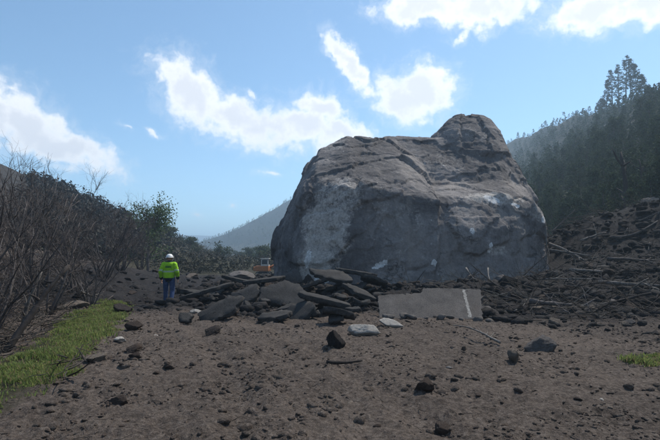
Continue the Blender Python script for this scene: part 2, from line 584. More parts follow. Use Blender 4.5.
m_rock_brown = simple_rock_mat('rock_brown', (.048, .036, .030), (.15, .115, .094), 5)
m_rock_dark = simple_rock_mat('rock_dark', (.024, .020, .019), (.085, .071, .064), 5)
m_rock_grey = simple_rock_mat('rock_grey', (.11, .10, .096), (.24, .22, .205), 4)
m_rock_pale = simple_rock_mat('rock_pale', (.40, .375, .34), (.80, .76, .70), 4)
m_rock_tan = simple_rock_mat('rock_tan', (.17, .14, .11), (.36, .30, .245), 4)
m_rock_red = simple_rock_mat('rock_red', (.22, .10, .07), (.62, .30, .19), 4)
m_clods = simple_rock_mat('clods', (.060, .046, .039), (.185, .145, .118), 9, 'island')
m_rubble = simple_rock_mat('rubble_dark', (.013, .012, .012), (.052, .046, .043), 5, 'island')

# asphalt
m_asphalt, nt, b = mat_nodes('broken_asphalt', 1.0, .05)
v = coords(nt)
n1 = noise_out(nt, v, 2.5, 5, .6); n2 = noise_out(nt, v, 45, 4, .7)
c = ramp(nt, n1, [(.3, (.026, .025, .025)), (.7, (.074, .070, .067))])
c = mixc(nt, .45, c, ramp(nt, n2, [(.35, (.014, .0135, .013)), (.66, (.115, .109, .102))]))
nt.links.new(c, b.inputs['Base Color'])
bump(nt, b, [(n1, .35, .04), (noise_out(nt, v, 12, 4, .7), .4, .02), (n2, .8, .012)])
m_asphalt_worn, nt, b = mat_nodes('worn_asphalt', 1.0, .08)
v = coords(nt)
n1 = noise_out(nt, v, 2.2, 6, .65); n2 = noise_out(nt, v, 38, 4, .7)
c = ramp(nt, n1, [(.36, (.060, .053, .048)), (.52, (.110, .097, .087)), (.66, (.165, .145, .130))])
vor = N(nt, 'ShaderNodeTexVoronoi', Scale=1.7); vor.feature = 'DISTANCE_TO_EDGE'
nt.links.new(noise_out(nt, v, 3.5, 4, .6, 'Color'), vor.inputs['Vector'])
c = mixc(nt, ramp(nt, vor.outputs['Distance'], [(.0, (.75, .75, .75)), (.012, (0, 0, 0))]), c, (.03, .028, .026))
c = mixc(nt, ramp(nt, noise_out(nt, v, 1.3, 6, .7), [(.50, (0, 0, 0)), (.66, (.7, .7, .7))]), c, (.105, .083, .068))
c = mixc(nt, .4, c, ramp(nt, n2, [(.35, (.05, .045, .041)), (.68, (.26, .235, .215))]))
nt.links.new(c, b.inputs['Base Color'])
bump(nt, b, [(n1, .4, .05), (n2, .6, .008)])
m_paint, nt, b = mat_nodes('road_paint', .7, .3)
v = coords(nt)
n1 = noise_out(nt, v, 22, 4, .7)
n2 = noise_out(nt, v, 60, 3, .7)
c = mixc(nt, .5, ramp(nt, n1, [(.42, (.10, .09, .08)), (.60, (.33, .315, .29))]), ramp(nt, n2, [(.42, (.11, .10, .09)), (.58, (.36, .345, .32))]))
nt.links.new(c, b.inputs['Base Color'])


def plain(name, c1, c2, sc, rough=.9, per=None, spec=.2, bmp=None, wood=False):
    m, nt, b = mat_nodes(name, rough, spec)
    v = coords(nt)
    if wood:
        mp = nt.nodes.new('ShaderNodeMapping'); mp.inputs['Scale'].default_value = (1, 1, .25)
        nt.links.new(v, mp.inputs[0]); v = mp.outputs[0]
    n1 = noise_out(nt, v, sc, 5, .65)
    c = ramp(nt, n1, [(.3, c1), (.7, c2)])
    if per == 'island':
        c = mixc(nt, 1.0, c, ramp(nt, island(nt), [(0, (.55, .55, .55)), (1, (1.45, 1.4, 1.3))]), 'MULTIPLY')
    elif per == 'object':
        c = mixc(nt, 1.0, c, ramp(nt, objrand(nt), [(0, (.6, .6, .6)), (1, (1.4, 1.4, 1.4))]), 'MULTIPLY')
    nt.links.new(c, b.inputs['Base Color'])
    if bmp:
        bump(nt, b, [(n1, .6, bmp)])
    return m


m_bark = plain('grey_bark', (.055, .047, .044), (.15, .13, .12), 14, per='object', bmp=.01)
m_twig = plain('bare_twigs', (.060, .051, .050), (.14, .12, .115), 6, per='island')
m_twig_far = plain('far_bare_twigs', (.075, .062, .055), (.14, .118, .10), 3, per='island')
m_deadwood = plain('dead_wood', (.07, .061, .054), (.20, .18, .16), 12, per='object', bmp=.008, wood=True)
m_darkwood = plain('dark_wood', (.022, .018, .016), (.06, .05, .044), 12, per='object', bmp=.008)
m_litter = plain('stick_litter', (.030, .025, .022), (.10, .086, .075), 6, per='island')
m_needles = plain('conifer_needles', (.030, .050, .028), (.068, .092, .048), 2, per='island')
m_leaves = plain('pale_green_leaves', (.075, .120, .060), (.14, .19, .10), 2, per='island')
m_sage = plain('grey_green_leaves', (.050, .072, .045), (.10, .125, .078), 2, per='island')
m_grass = plain('grass_blades', (.13, .195, .050), (.29, .335, .12), 3.5, per='island', rough=.7)
for mm, fr_ in ((m_leaves, .35), (m_grass, .5), (m_sage, .35), (m_needles, .2)):      # thin blades and leaves let light through
    nt = mm.node_tree
    pb = nt.nodes['Principled BSDF']
    tr_ = nt.nodes.new('ShaderNodeBsdfTranslucent')
    mx = nt.nodes.new('ShaderNodeMixShader'); mx.inputs[0].default_value = fr_
    src = pb.inputs['Base Color'].links[0].from_socket
    nt.links.new(src, tr_.inputs['Color'])
    nt.links.new(pb.outputs[0], mx.inputs[1]); nt.links.new(tr_.outputs[0], mx.inputs[2])
    nt.links.new(mx.outputs[0], nt.nodes['Material Output'].inputs['Surface'])

nt = m_grass.node_tree
tr_ = [n for n in nt.nodes if n.type == 'BSDF_TRANSLUCENT'][0]
src = tr_.inputs['Color'].links[0].from_socket
dead = mixc(nt, ramp(nt, island(nt), [(.80, (0, 0, 0)), (.84, (1, 1, 1))]), src, (.26, .20, .11))      # dead stems among the green
nt.links.new(dead, tr_.inputs['Color']); nt.links.new(dead, nt.nodes['Principled BSDF'].inputs['Base Color'])

# ------------------------------------------------------------------ ground sheet and hills
def build_terrain():
    rings = [0.0]
    r = .6
    while r < 4000:
        rings.append(r); r *= 1.0092 if 3.0 < r < 25 else 1.023
    rings.append(4000.0)
    rings = np.array(rings[1:])
    dense = np.linspace(-48, 48, 430)
    a2 = np.linspace(48, 312, 80)[1:-1]
    ang = np.radians(np.concatenate([dense, a2]))
    m, k = len(rings), len(ang)
    X = rings[:, None] * np.sin(ang)[None]; Y = rings[:, None] * np.cos(ang)[None]
    x = np.concatenate([[0.], X.ravel()]); y = np.concatenate([[0.], Y.ravel()])
    z = hgt(x, y)
    rr, ll, mm = hills(x, y)
    idx = 1 + np.arange(m * k).reshape(m, k)
    nxt = np.roll(idx, -1, 1)
    quads = np.stack([idx[:-1], idx[1:], nxt[1:], nxt[:-1]], -1).reshape(-1, 4)
    fan = np.stack([np.zeros(k, int), idx[0], nxt[0]], -1)
    # which hill a quad belongs to
    lab = np.zeros(len(x), int)
    lab[(rr > 9.0)] = 1
    lab[(ll > 2.2) & (ll > rr)] = 2
    lab[(mm > 6) & (mm > rr) & (mm > ll)] = 3
    ql = lab[quads[:, 0]]
    ch = churn_mask(x, y)
    tf = np.maximum(turf_mask(x, y), .9 * sstep(33, 46, y + 5 * fbm(np.stack([x * .1, y * .1, 0 * x], 1), 2)))
    for code, name, mat, label, cat in (
            (0, 'ground', m_ground, 'rutted brown dirt of the buried road and valley floor', 'ground'),
            (1, 'hillside', m_hill_r, 'steep dark hillside rising on the right under conifers', 'hill'),
            (2, 'brushy_hillside', m_hill_l, 'low brushy hillside on the left behind the bare shrubs', 'hill'),
            (3, 'mesa', m_mesa, 'flat topped blue mesa far away at the end of the valley', 'mesa')):
        q = quads[ql == code]
        used = np.unique(q)
        if code == 0:
            used = np.unique(np.concatenate([used, fan.ravel()]))
        remap = np.full(len(x), -1); remap[used] = np.arange(len(used))
        fl = [remap[q]]
        if code == 0: fl.append(remap[fan])
        vv = np.stack([x, y, z], 1)[used]
        me = mesh_np(name, vv, fl, True)
        if code == 0:
            for an, arr in (('churn', ch), ('turf', tf)):
                at = me.attributes.new(an, 'FLOAT', 'POINT')
                at.data.foreach_set('value', arr[used].astype(np.float32))
        setp(link(name, me, mat), label, cat, kind='structure')


def poly_mask(x, y, poly):
    ins = np.zeros(len(x), bool)
    n = len(poly)
    for i in range(n):
        x1, y1 = poly[i]; x2, y2 = poly[(i + 1) % n]
        cond = ((y1 > y) != (y2 > y)) & (x < (x2 - x1) * (y - y1) / (y2 - y1 + 1e-12) + x1)
        ins ^= cond
    return ins


TURF = [tuple(ghit(a, b_)[:2]) for a, b_ in ((-70, 455), (0, 409), (60, 376), (100, 340), (124, 314), (130, 304), (104, 301), (80, 313), (50, 333), (0, 362), (-60, 390))]


def turf_mask(x, y):
    out = 0
    for k in range(3):
        n = .35 * fbm(np.stack([x * 1.5, y * 1.5, 0 * x + k * .35], 1), 3)
        out = out + poly_mask(x + n + .07 * (k - 1), y + n * 1.2, TURF) / 3.0
    return out


build_terrain()


# ------------------------------------------------------------------ rocks
def remesh(v_list, voxel):
    """convex hulls of the point lists, united and voxel-remeshed -> (verts, quads)"""
    bm = bmesh.new()
    for pts in v_list:
        vs = [bm.verts.new(p) for p in pts]
        res = bmesh.ops.convex_hull(bm, input=vs)
        junk = [g for g in set(res['geom_interior'] + res['geom_unused']) if isinstance(g, bmesh.types.BMVert)]
        bmesh.ops.delete(bm, geom=junk, context='VERTS')
    me = bpy.data.meshes.new('tmp'); bm.to_mesh(me); bm.free()
    return remesh_me(me, voxel)


def remesh_me(me, voxel):
    o = bpy.data.objects.new('tmp', me); col.objects.link(o)
    md = o.modifiers.new('r', 'REMESH'); md.mode = 'VOXEL'; md.voxel_size = voxel
    dg = bpy.context.evaluated_depsgraph_get()
    ev = o.evaluated_get(dg); em = ev.to_mesh()
    v = np.empty(len(em.vertices) * 3); em.vertices.foreach_get('co', v)
    f = np.empty(len(em.polygons) * 4, int)
    lt = np.empty(len(em.polygons), int); em.polygons.foreach_get('loop_total', lt)
    assert (lt == 4).all()
    em.loops.foreach_get('vertex_index', f)
    nrm = np.empty(len(em.vertices) * 3); em.vertices.foreach_get('normal', nrm)
    ev.to_mesh_clear()
    bpy.data.objects.remove(o); bpy.data.meshes.remove(me)
    return v.reshape(-1, 3), f.reshape(-1, 4), nrm.reshape(-1, 3)


def smooth_np(v, f, it=2, k=.5):
    e = np.concatenate([f[:, [0, 1]], f[:, [1, 2]], f[:, [2, 3]], f[:, [3, 0]]])
    e = np.concatenate([e, e[:, ::-1]])
    cnt = np.bincount(e[:, 0], minlength=len(v))[:, None]
    for _ in range(it):
        s = np.stack([np.bincount(e[:, 0], v[e[:, 1], a], len(v)) for a in range(3)], 1)
        v = v * (1 - k) + k * s / np.maximum(cnt, 1)
    return v


def build_boulder():
    A = [P(*t) for t in [   # the tall left part
        (301, 310, 21.2), (300, 240, 21.4), (304, 196, 21.8), (316, 178, 22.2), (345, 300, 20.3), (348, 185, 21.0), (385, 310, 20.3), (430, 315, 20.5),
        (352, 166, 22.4), (400, 176, 22.0), (425, 196, 21.4), (440, 200, 21.3), (440, 250, 20.8), (272, 310, 25.5), (272, 262, 25.5), (275, 235, 25.5), (289, 200, 25.2),
        (304, 168, 25.0), (319, 149, 25.0), (346, 137, 25.5), (392, 139, 26.0), (415, 155, 26.5), (470, 300, 26), (290, 300, 32), (318, 160, 31), (400, 160, 32), (470, 300, 33)]]
    B = [P(*t) for t in [   # the lower right part with its broad shoulder
        (380, 315, 20.6), (400, 215, 21.1), (428, 197, 21.8), (450, 194, 22.4), (500, 194, 22.9), (530, 203, 23.4), (541, 218, 23.6), (547, 240, 23.6), (551, 272, 23.4), (552, 310, 23.2),
        (470, 315, 20.8), (470, 230, 21.2), (520, 315, 21.7), (515, 225, 22.2), (430, 180, 25.0), (500, 178, 25.6), (524, 188, 26.4), (540, 212, 28), (552, 310, 29), (400, 310, 29), (420, 200, 30)]]
    C = [P(*t) for t in [   # the high back part
        (350, 138, 26.0), (392, 138, 26.6), (435, 140, 27), (495, 141, 27.4), (506, 150, 27.2), (520, 172, 27.0), (538, 200, 27.0), (545, 300, 27.5),
        (360, 165, 24.8), (430, 181, 24.6), (500, 180, 25.0), (350, 300, 26), (500, 300, 26), (350, 150, 32), (450, 142, 33), (495, 145, 33), (540, 300, 34), (350, 300, 34)]]
    K = [P(*t) for t in [   # the rounded knob on top of it
        (428, 142, 27.4), (437, 136, 27.5), (442, 129, 27.7), (449, 121.5, 27.9), (458, 117, 28), (470, 115, 28.2), (482, 116.5, 28.2), (492, 122, 28), (498.5, 131, 27.8), (502, 143, 27.4), (510, 162, 26.6), (428, 168, 26.0),
        (450, 138, 26.9), (470, 130, 27.1), (488, 136, 26.9), (455, 152, 26.2), (488, 152, 26.1), (435, 142, 31), (460, 120, 31.5), (485, 121, 31.5), (503, 145, 31), (470, 180, 31)]]
    v, f, nr = remesh([A, B, C, K], .074)
    v = smooth_np(v, f, 3, .5)
    lowk = sstep(-.3, 1.2, v[:, 2])
    w = v + .22 * np.stack([fbm(v * .8 + s, 2) for s in (0, 40, 80)], 1)
    w = w @ np.array(Matrix.Rotation(R(24), 3, Vector((.3, 1, .15)))).T      # the joints dip to the right
    c1, f1, f2 = worley_cell(w * np.array((.34, .40, .50)))
    c2, g1, g2 = worley_cell(w * np.array((.95, .95, 1.15)) + 7)
    c3, _, _ = worley_cell(w * np.array((2.6, 2.6, 3.2)) + 3)
    crack = np.exp(-((f2 - f1) / .022) ** 2) * sstep(-.05, .3, fbm(v * .6 + 70, 2))
    d = .24 * (c1 - .5) + .11 * (c2 - .5) + .045 * (c3 - .5) + .14 * fbm(v * .38 + 11, 2) + .030 * fbm(v * 1.6, 3, .6) + .030 * fbm(v * 5.5, 3, .7)
    d -= .12 * crack
    # the diagonal rib running down from the left summit to the shoulder
    v = v + nr * (d * (.4 + .6 * lowk))[:, None]
    # paler, freshly broken stone: the near left facet, smears and small scars
    fresh = np.zeros(len(v)); scar = np.zeros(len(v))
    rel = v - np.array((0, 0, EYE))
    n = fbm(v * 1.1 + 3, 4); n6 = fbm(v * 4.5, 4)
    for (px, py, D, rx, rz, k) in [(324, 225, 21, 1.2, 2.2, .85), (315, 262, 21, .85, 1.5, .95), (340, 195, 21.3, 1.1, 1.1, .62), (335, 145, 25, .9, .5, .45),
                                   (500, 198, 22.6, 1.9, .35, .95), (535, 215, 23.5, .8, .45, .5), (500, 250, 21.8, .9, .25, .6), (400, 215, 21, 1.6, .7, .22), (440, 160, 25.5, 1.5, .5, .3), (475, 140, 27.5, .9, .9, .25)]:
        c = P(px, py, D)
        g = ((v[:, 0] - c[0]) / rx) ** 2 + ((v[:, 2] - c[2]) / rz) ** 2 + ((v[:, 1] - c[1]) / 1.6) ** 2
        fresh = np.maximum(fresh, k * sstep(1.25, .25, g + .8 * n + .55 * n6))
    for (px, py, D, rx, rz, rot) in [(492, 199, 22.6, .55, .20, -15), (380, 265, 20.6, .42, .13, 18), (384, 262, 20.6, .25, .08, 25), (435, 263, 20.7, .13, .20, 0), (491, 246, 21.6, .16, .22, 0), (489, 251, 21.6, .1, .1, 0),
                                     (320, 281, 20.9, .5, .22, 0), (308, 258, 21.2, .15, .45, -10), (545, 219, 23.3, .16, .20, 0), (472, 231, 21.2, .14, .16, 0), (515, 205, 22.9, .3, .12, -20)]:
        c = P(px, py, D)
        dx, dz = v[:, 0] - c[0], v[:, 2] - c[2]
        cr, sr = math.cos(R(rot)), math.sin(R(rot))
        g = ((dx * cr + dz * sr) / rx) ** 2 + ((dz * cr - dx * sr) / rz) ** 2 + ((v[:, 1] - c[1]) / 1.3) ** 2
        scar = np.maximum(scar, .85 * sstep(1.0, .4, g + .7 * n6 + .4 * n))
    base = np.array((1.9, 24.5, 0.0))
    me = mesh_np('boulder', v - base, f, False)
    for an, arr in (('fresh', fresh), ('scar', scar)):
        at = me.attributes.new(an, 'FLOAT', 'POINT'); at.data.foreach_set('value', arr.astype(np.float32))
    setp(link('boulder', me, m_boulder, loc=base), 'house-sized dark grey fallen rock with a rounded knob on top', 'boulder')


build_boulder()

_ico = {}


def ico(sub):
    if sub not in _ico:
        bm = bmesh.new(); bmesh.ops.create_icosphere(bm, subdivisions=sub, radius=1.0)
        v = np.array([x.co[:] for x in bm.verts]); f = np.array([[x.index for x in p.verts] for p in bm.faces]); bm.free()
        _ico[sub] = (v, f)
    return _ico[sub]


def rock_shape(seed, sub=3, planes=9, rough=.06, blocky=.75):
    """star-shaped stone cut by random planes, unit half-size, resting at z = 0"""
    r_ = np.random.default_rng(seed)
    d, f = ico(sub)
    rad = np.full(len(d), 1.1)
    for k in range(planes):
        n = r_.normal(size=3); n /= np.linalg.norm(n)
        h = r_.uniform(blocky * .75, .9)
        dn = d @ n
        rad = np.where(dn > .05, np.minimum(rad, h / np.maximum(dn, .05)), rad)
    v = d * rad[:, None]
    v = v * (1 + rough * 1.5 * fbm(v * 2.6 + seed * 3.7, 4, .7))[:, None] + .05 * rough / .1 * np.stack([fbm(v * 5 + seed + s, 2) for s in (0, 9, 18)], 1)
    v /= (v.max(0) - v.min(0)) / 2
    v -= (v.max(0) + v.min(0)) / 2
    v[:, 2] += .45          # about a quarter of its half-height sits in the soil
    return v, f


ROCKS = [mesh_np('stone_mesh', *rock_shape(40 + k, 4, 15 + k % 4, .10, .48 + .08 * (k % 3)), smooth=False) for k in range(7)]
SMALL = [mesh_np('small_stone_mesh', *rock_shape(70 + k, 2, 13, .06, .5)) for k in range(6)]


STONE_SPOTS = []


def place_rock(name, px, py, wpx, hpx, mat, label, cat='stone', seed=None, depth=.8, rz=None, tilt=(0, 0), group=None, D=None, lib=None):
    """a stone whose foot stands where the photo's pixel meets the ground"""
    p = ghit(px, py) if D is None else P(px, py, D)
    s = p[1] / F0
    w, h = wpx * s / 2 * .88, hpx * s / 2 * 1.05
    STONE_SPOTS.append((p[0], p[1], w))
    me = (lib or ROCKS)[(seed or 0) % 7 if lib is None else (seed or 0) % len(lib)].copy()
    o = link(name, me, mat, loc=(p[0], p[1] + w * depth * .4, p[2] - .1 * h), rot=(R(tilt[0]), R(tilt[1]), R(rz if rz is not None else (seed or 0) * 47)),
             scale=(w, w * depth, h))
    return setp(o, label, cat, group)


# single stones that can be pointed out
place_rock('stone', 337, 348, 23, 24, m_rock_dark, 'nearly black rounded stone alone on the dirt before the slabs', seed=4, depth=.95)
place_rock('stone', 365, 336, 36, 15, m_rock_pale, 'whitish flat-sided stone lying before the broken asphalt', seed=2, depth=.6, rz=8)
place_rock('stone', 391, 327, 31, 10, m_rock_pale, 'long pointed white stone leaning at left foot of big slab', seed=3, depth=.4, rz=-8, tilt=(0, 22))
place_rock('stone', 540, 350, 38, 19, m_rock_grey, 'grey rounded stone at the edge of the right debris', seed=4, depth=.8, rz=0)
place_rock('stone', 514, 362, 15, 17, m_rock_tan, 'small upright tan stone just left of the grey rounded stone', seed=5, depth=.8)
place_rock('stone', 133, 353, 19, 11, m_rock_brown, 'upper dark brown stone of the pair near the grass', seed=6, depth=.9)
place_rock('stone', 134, 360, 14, 8, m_rock_brown, 'lower dark brown stone of the pair near the grass', seed=0, depth=.9)
place_rock('stone', 133, 330, 20, 11, m_rock_brown, 'brown stone beyond the pair, at the far grass edge', seed=2, depth=.9)
place_rock('stone', 94, 362, 24, 10, m_rock_tan, 'flat tan stone lying against the grass edge', seed=1, depth=.7, rz=10)
place_rock('stone', 119, 342, 14, 6, m_rock_pale, 'small whitish flat stone beside the brown stones', seed=5, depth=.7)
place_rock('stone', 72, 309, 30, 10, m_rock_tan, 'wide tan flat rock at far grass edge under shrubs', seed=3, depth=.8, rz=0)
place_rock('clod', 116, 405, 28, 11, m_rock_brown, 'long brown clod of earth on the dirt at lower left', 'clod', seed=4, depth=.6, rz=-15)
place_rock('clod', 425, 392, 22, 17, m_rock_brown, 'lumpy brown clod of earth in the right foreground', 'clod', seed=0, depth=.9)
place_rock('clod', 444, 434, 21, 13, m_rock_brown, 'brown clod of earth close to the bottom of the picture', 'clod', seed=2, depth=.9)
place_rock('stone', 169, 370, 13, 8, m_rock_brown, 'small brown stone alone in the left middle of the dirt', seed=3, depth=.9)
place_rock('stone', 195, 313, 14, 5, m_rock_pale, 'small white slab of stone near the worker', seed=6, depth=.7, rz=0)
place_rock('stone', 212, 334, 22, 11, m_rock_dark, 'dark lump before the tilted asphalt on the left', seed=6, depth=.8)
place_rock('rock', 653, 210, 22, 19, m_rock_tan, 'pale tan rock perched high on the right debris slope', 'rock', seed=5, depth=.9, D=33)
place_rock('rock', 616, 308, 14, 11, m_rock_grey, 'small grey rock in the dark debris on the right', 'rock', seed=1)
place_rock('rock', 241, 277, 32, 9, m_rock_grey, 'low rounded grey rock behind the rubble, left of orange machine', 'rock', seed=6, depth=.7, rz=0, D=29)
place_rock('rock', 292, 290, 26, 30, m_rock_grey, 'broken grey rock wedged under left corner of great rock', 'rock', seed=0, depth=.8, D=20.6)
place_rock('rock', 311, 291, 18, 24, m_rock_dark, 'dark upright fragment below the pale facet of great rock', 'rock', seed=4, depth=.7, D=20.0)
place_rock('rock', 278, 291, 16, 16, m_rock_grey, 'small grey fragment at left foot of the great rock', 'rock', seed=5, depth=.8, D=20.8)


# ------------------------------------------------------------------ asphalt slabs
def slab_mesh(seed, L, Wd, T):
    """an irregular broken plate: straight fractured edges, flat crust, crumbled sides"""
    r_ = np.random.default_rng(seed)
    nc = int(r_.integers(5, 8))
    a = np.sort((np.arange(nc) + r_.uniform(-.3, .3, nc)) / nc * 2 * math.pi)
    sq = 1 / np.maximum(np.abs(np.cos(a)) ** 6 + np.abs(np.sin(a)) ** 6, 1e-6) ** (1 / 6)
    cr = np.stack([np.cos(a) * sq * L / 2, np.sin(a) * sq * Wd / 2], 1) * r_.uniform(.8, 1.08, (nc, 1))
    pts = []
    for i in range(nc):
        p, q = cr[i], cr[(i + 1) % nc]
        m = max(3, int(np.linalg.norm(q - p) / .07))
        nr_ = np.array((q[1] - p[1], p[0] - q[0])); nr_ /= np.linalg.norm(nr_) + 1e-9
        off = np.cumsum(r_.normal(0, .024, m)); off -= np.linspace(0, off[-1], m)
        for k in range(m):
            pts.append(p + (q - p) * k / m + nr_ * (off[k] if k else 0))
    pts = np.array(pts); n = len(pts)
    sag = r_.normal(0, .008, 2)

    def zz(p):
        return sag[0] * (p[:, 0] / L * 2) ** 2 + sag[1] * p[:, 0] * p[:, 1] / (L * Wd) * 4
    prof = [(0, T, 0), (.5, T, .003), (.985, T, .004), (1.0, T * .93, .006), (1.0, T * .5, .016), (.985, T * .15, .02), (.95, 0, .01), (0, 0, 0)]
    vs = []
    for (sc, z, j) in prof:
        p = pts * sc if sc else np.zeros((1, 2))
        vs.append(np.concatenate([p + (r_.normal(0, j, p.shape) if z < T else 0), (z + zz(p) + r_.normal(0, j, len(p)))[:, None]], 1))
    off = np.cumsum([0] + [len(q) for q in vs])
    quads, tris = [], []
    for k in range(len(prof) - 1):
        i, j = off[k], off[k + 1]
        for q in range(n):
            q2 = (q + 1) % n
            if prof[k][0] == 0: tris.append((i, j + q, j + q2))
            elif prof[k + 1][0] == 0: tris.append((i + q2, i + q, j))
            else: quads.append((i + q, j + q, j + q2, i + q2))
    return mesh_np('slab_mesh', np.concatenate(vs), [np.array(quads), np.array(tris)])


SLABS = [   # px, py of the middle, length px, breadth m, thickness m, tilt x, tilt y, turn, lift, label
    (207, 299, 56, .75, .15, 20, -9, 4, .10, 'long asphalt slab rising to the right beside the worker'),
    (226, 315, 46, .75, .15, 24, -16, 9, .10, 'asphalt slab tilted up to the right above the dark lump'),
    (193, 297, 26, .7, .13, 6, 5, -14, .05, 'small asphalt slab lying flat just behind the worker'),
    (246, 301, 36, .9, .15, 30, -12, -6, .08, 'asphalt slab in the middle of the left debris'),
    (262, 290, 44, .9, .15, 12, -4, 12, .16, 'asphalt slab below the orange machine'),
    (287, 303, 52, 1.1, .15, 30, 6, -8, .14, 'big asphalt slab with pale top edge left of the heap middle'),
    (322, 311, 50, 1.1, .16, 26, 8, 10, .12, 'largest dark asphalt slab at the middle of the heap'),
    (303, 315, 30, .8, .15, 34, -6, -18, .03, 'asphalt slab slid down at the front of the heap'),
    (338, 320, 26, .7, .15, 14, 12, 30, .02, 'short asphalt slab just behind the whitish flat-sided stone'),
    (331, 290, 40, .9, .15, 16, 3, 5, .30, 'asphalt slab on top of the heap under the pale facet'),
    (357, 287, 42, .8, .15, 10, 5, -6, .25, 'asphalt slab on top of the heap, next right'),
    (312, 297, 34, .8, .15, -12, -8, 22, .26, 'asphalt slab overhanging the middle of the heap'),
    (358, 302, 34, .8, .14, 24, 14, -12, .10, 'asphalt slab leaning left of the big worn slab'),
    (274, 318, 34, .8, .14, 8, -5, -4, .0, 'asphalt slab half buried at the front left of heap'),
    (240, 288, 34, .8, .14, 9, 7, 0, .12, 'asphalt slab half buried behind the left debris'),
    (372, 290, 26, .7, .14, -10, 12, 14, .20, 'asphalt slab poking up behind the big worn slab'),
]
for k, (px, py, L, Wd, T, tx, ty, rz, lift, lab) in enumerate(SLABS):
    p = ghit(px, py + 3)
    s = p[1] / F0
    me = slab_mesh(200 + k, L * s * 1.05, Wd, T * .85)
    setp(link('asphalt_slab', me, m_asphalt, loc=(p[0], p[1], p[2] + lift * 1.5 + (.05 if k % 2 else .14)), rot=(R(tx * 1.2 if k % 2 else tx * .25 - 3), R(ty * 1.7), R(rz * 1.6))), lab, 'asphalt slab', 'broken asphalt slabs before the great rock')


_sm = [slab_mesh(260 + k, .55, .42, .085) for k in range(6)]
for me in _sm: me.materials.append(m_asphalt)
rp = np.random.default_rng(88)
for k in range(42):
    px, py = rp.uniform(182, 385), rp.uniform(287, 324)
    p = ghit(px, py)
    s = rp.uniform(.45, 1.25)
    o = link('asphalt_piece', _sm[k % 6], None, loc=(p[0], p[1], p[2] + .05 + .05 * s), rot=(R(rp.normal(12, 22)), R(rp.normal(0, 20)), rp.random() * 6.28), scale=(s, s, 1))
    setp(o, 'small broken asphalt piece lying among the big slabs', 'asphalt', 'small asphalt pieces among the slabs')


def worn_slab():
    """the big grey plate tilted towards the viewer, with a painted edge line"""
    top = [(378, 296), (390, 294.5), (404, 293.8), (418, 293), (421.5, 293.2), (423, 288.6), (440, 288), (462, 288.6), (481, 289.5)]
    bot = [(482, 318), (466, 319.5), (448, 319), (430, 321), (408, 320.4), (392, 321), (380, 319.4)]
    z0 = gz(2.4, 12.4) - .03
    o0 = np.array((0, 12.35, z0)); tl = R(36)
    ex, ey = np.array((1, 0, 0.0)), np.array((0, math.cos(tl), math.sin(tl)))
    n = np.cross(ex, ey)

    def onplane(px, py):
        d = ray(px, py); c = np.array((0, 0, EYE))
        t = ((o0 - c) @ n) / (d @ n)
        q = c + d * t - o0
        return q @ ex, q @ ey
    r_ = np.random.default_rng(2)
    pts = []
    poly = top + bot
    for i in range(len(poly)):
        a, b_ = np.array(onplane(*poly[i])), np.array(onplane(*poly[(i + 1) % len(poly)]))
        m = max(1, int(np.linalg.norm(b_ - a) / .045))
        for q in range(m):
            pts.append(a + (b_ - a) * q / m + r_.normal(0, .007, 2) + (r_.normal(0, .03, 2) if r_.random() < .12 else 0))
    pts = np.array(pts)
    ctr = pts.mean(0)
    pts -= ctr
    bm = bmesh.new()
    tv = [bm.verts.new((p[0], p[1], 0)) for p in pts]
    ed = [bm.verts.new((p[0] * 1.004 + r_.normal(0, .006), p[1] * 1.01 + r_.normal(0, .006), -.05 + r_.normal(0, .008))) for p in pts]
    bv = [bm.verts.new((p[0] * .985 + r_.normal(0, .012), p[1] * .97 + r_.normal(0, .012), -.15)) for p in pts]
    bm.faces.new(tv); bm.faces.new(bv[::-1])
    m = len(pts)
    for i in range(m):
        j = (i + 1) % m
        bm.faces.new((tv[i], ed[i], ed[j], tv[j])); bm.faces.new((ed[i], bv[i], bv[j], ed[j]))
    bmesh.ops.recalc_face_normals(bm, faces=bm.faces[:])
    me = bpy.data.meshes.new('worn_slab'); bm.to_mesh(me); bm.free()
    root = link('pavement_slab', me, m_asphalt_worn, loc=tuple(o0 + ctr[0] * ex + ctr[1] * ey), rot=(tl, 0, 0))
    setp(root, 'big worn grey pavement slab tilted up with a white line', 'pavement slab')
    # the layer of road base still stuck under the crust, and lumps of it broken off along the foot
    for k in range(9):
        u_ = pts[:, 0].min() + (k + .3 + .5 * r_.random()) / 9 * np.ptp(pts[:, 0])
        lv, lf = rock_shape(150 + k, 2, 12, .08, .5)
        sz_ = r_.uniform(.05, .12)
        lo = o0 + (ctr[0] + u_) * ex
        zz_ = gz(lo[0], 12.2)
        setp(link('slab_crumb', mesh_np('slab_crumb', lv * sz_ * np.array((1.3, 1, .7)), lf), m_asphalt_worn, loc=(lo[0], 12.2 - .15 * r_.random(), zz_), rot=(0, 0, r_.random() * 6)),
             'grey crumb broken off along the foot of the worn slab', 'asphalt', 'crumbs along the foot of the worn slab')
    # the painted line, its edges chipped
    a, b_ = np.array(onplane(463.5, 289.8)) - ctr, np.array(onplane(470.5, 317.5)) - ctr
    vv, ff = [], []
    K = 26
    for q in range(K + 1):
        t = q / K
        c = a + (b_ - a) * t
        vv += [(c[0] - .036 + r_.normal(0, .009), c[1], .004), (c[0] + .036 + r_.normal(0, .009), c[1], .004)]
        if q < K: ff.append((2 * q, 2 * q + 1, 2 * q + 3, 2 * q + 2))
    link('painted_line', mesh_np('painted_line', np.array(vv), np.array(ff)), m_paint, root)


worn_slab()

# ------------------------------------------------------------------ loose stones and rubble
def in_view(x, y, pad=40):
    px = W0 / 2 + F0 * x / y
    return (px > -pad) & (px < W0 + pad)


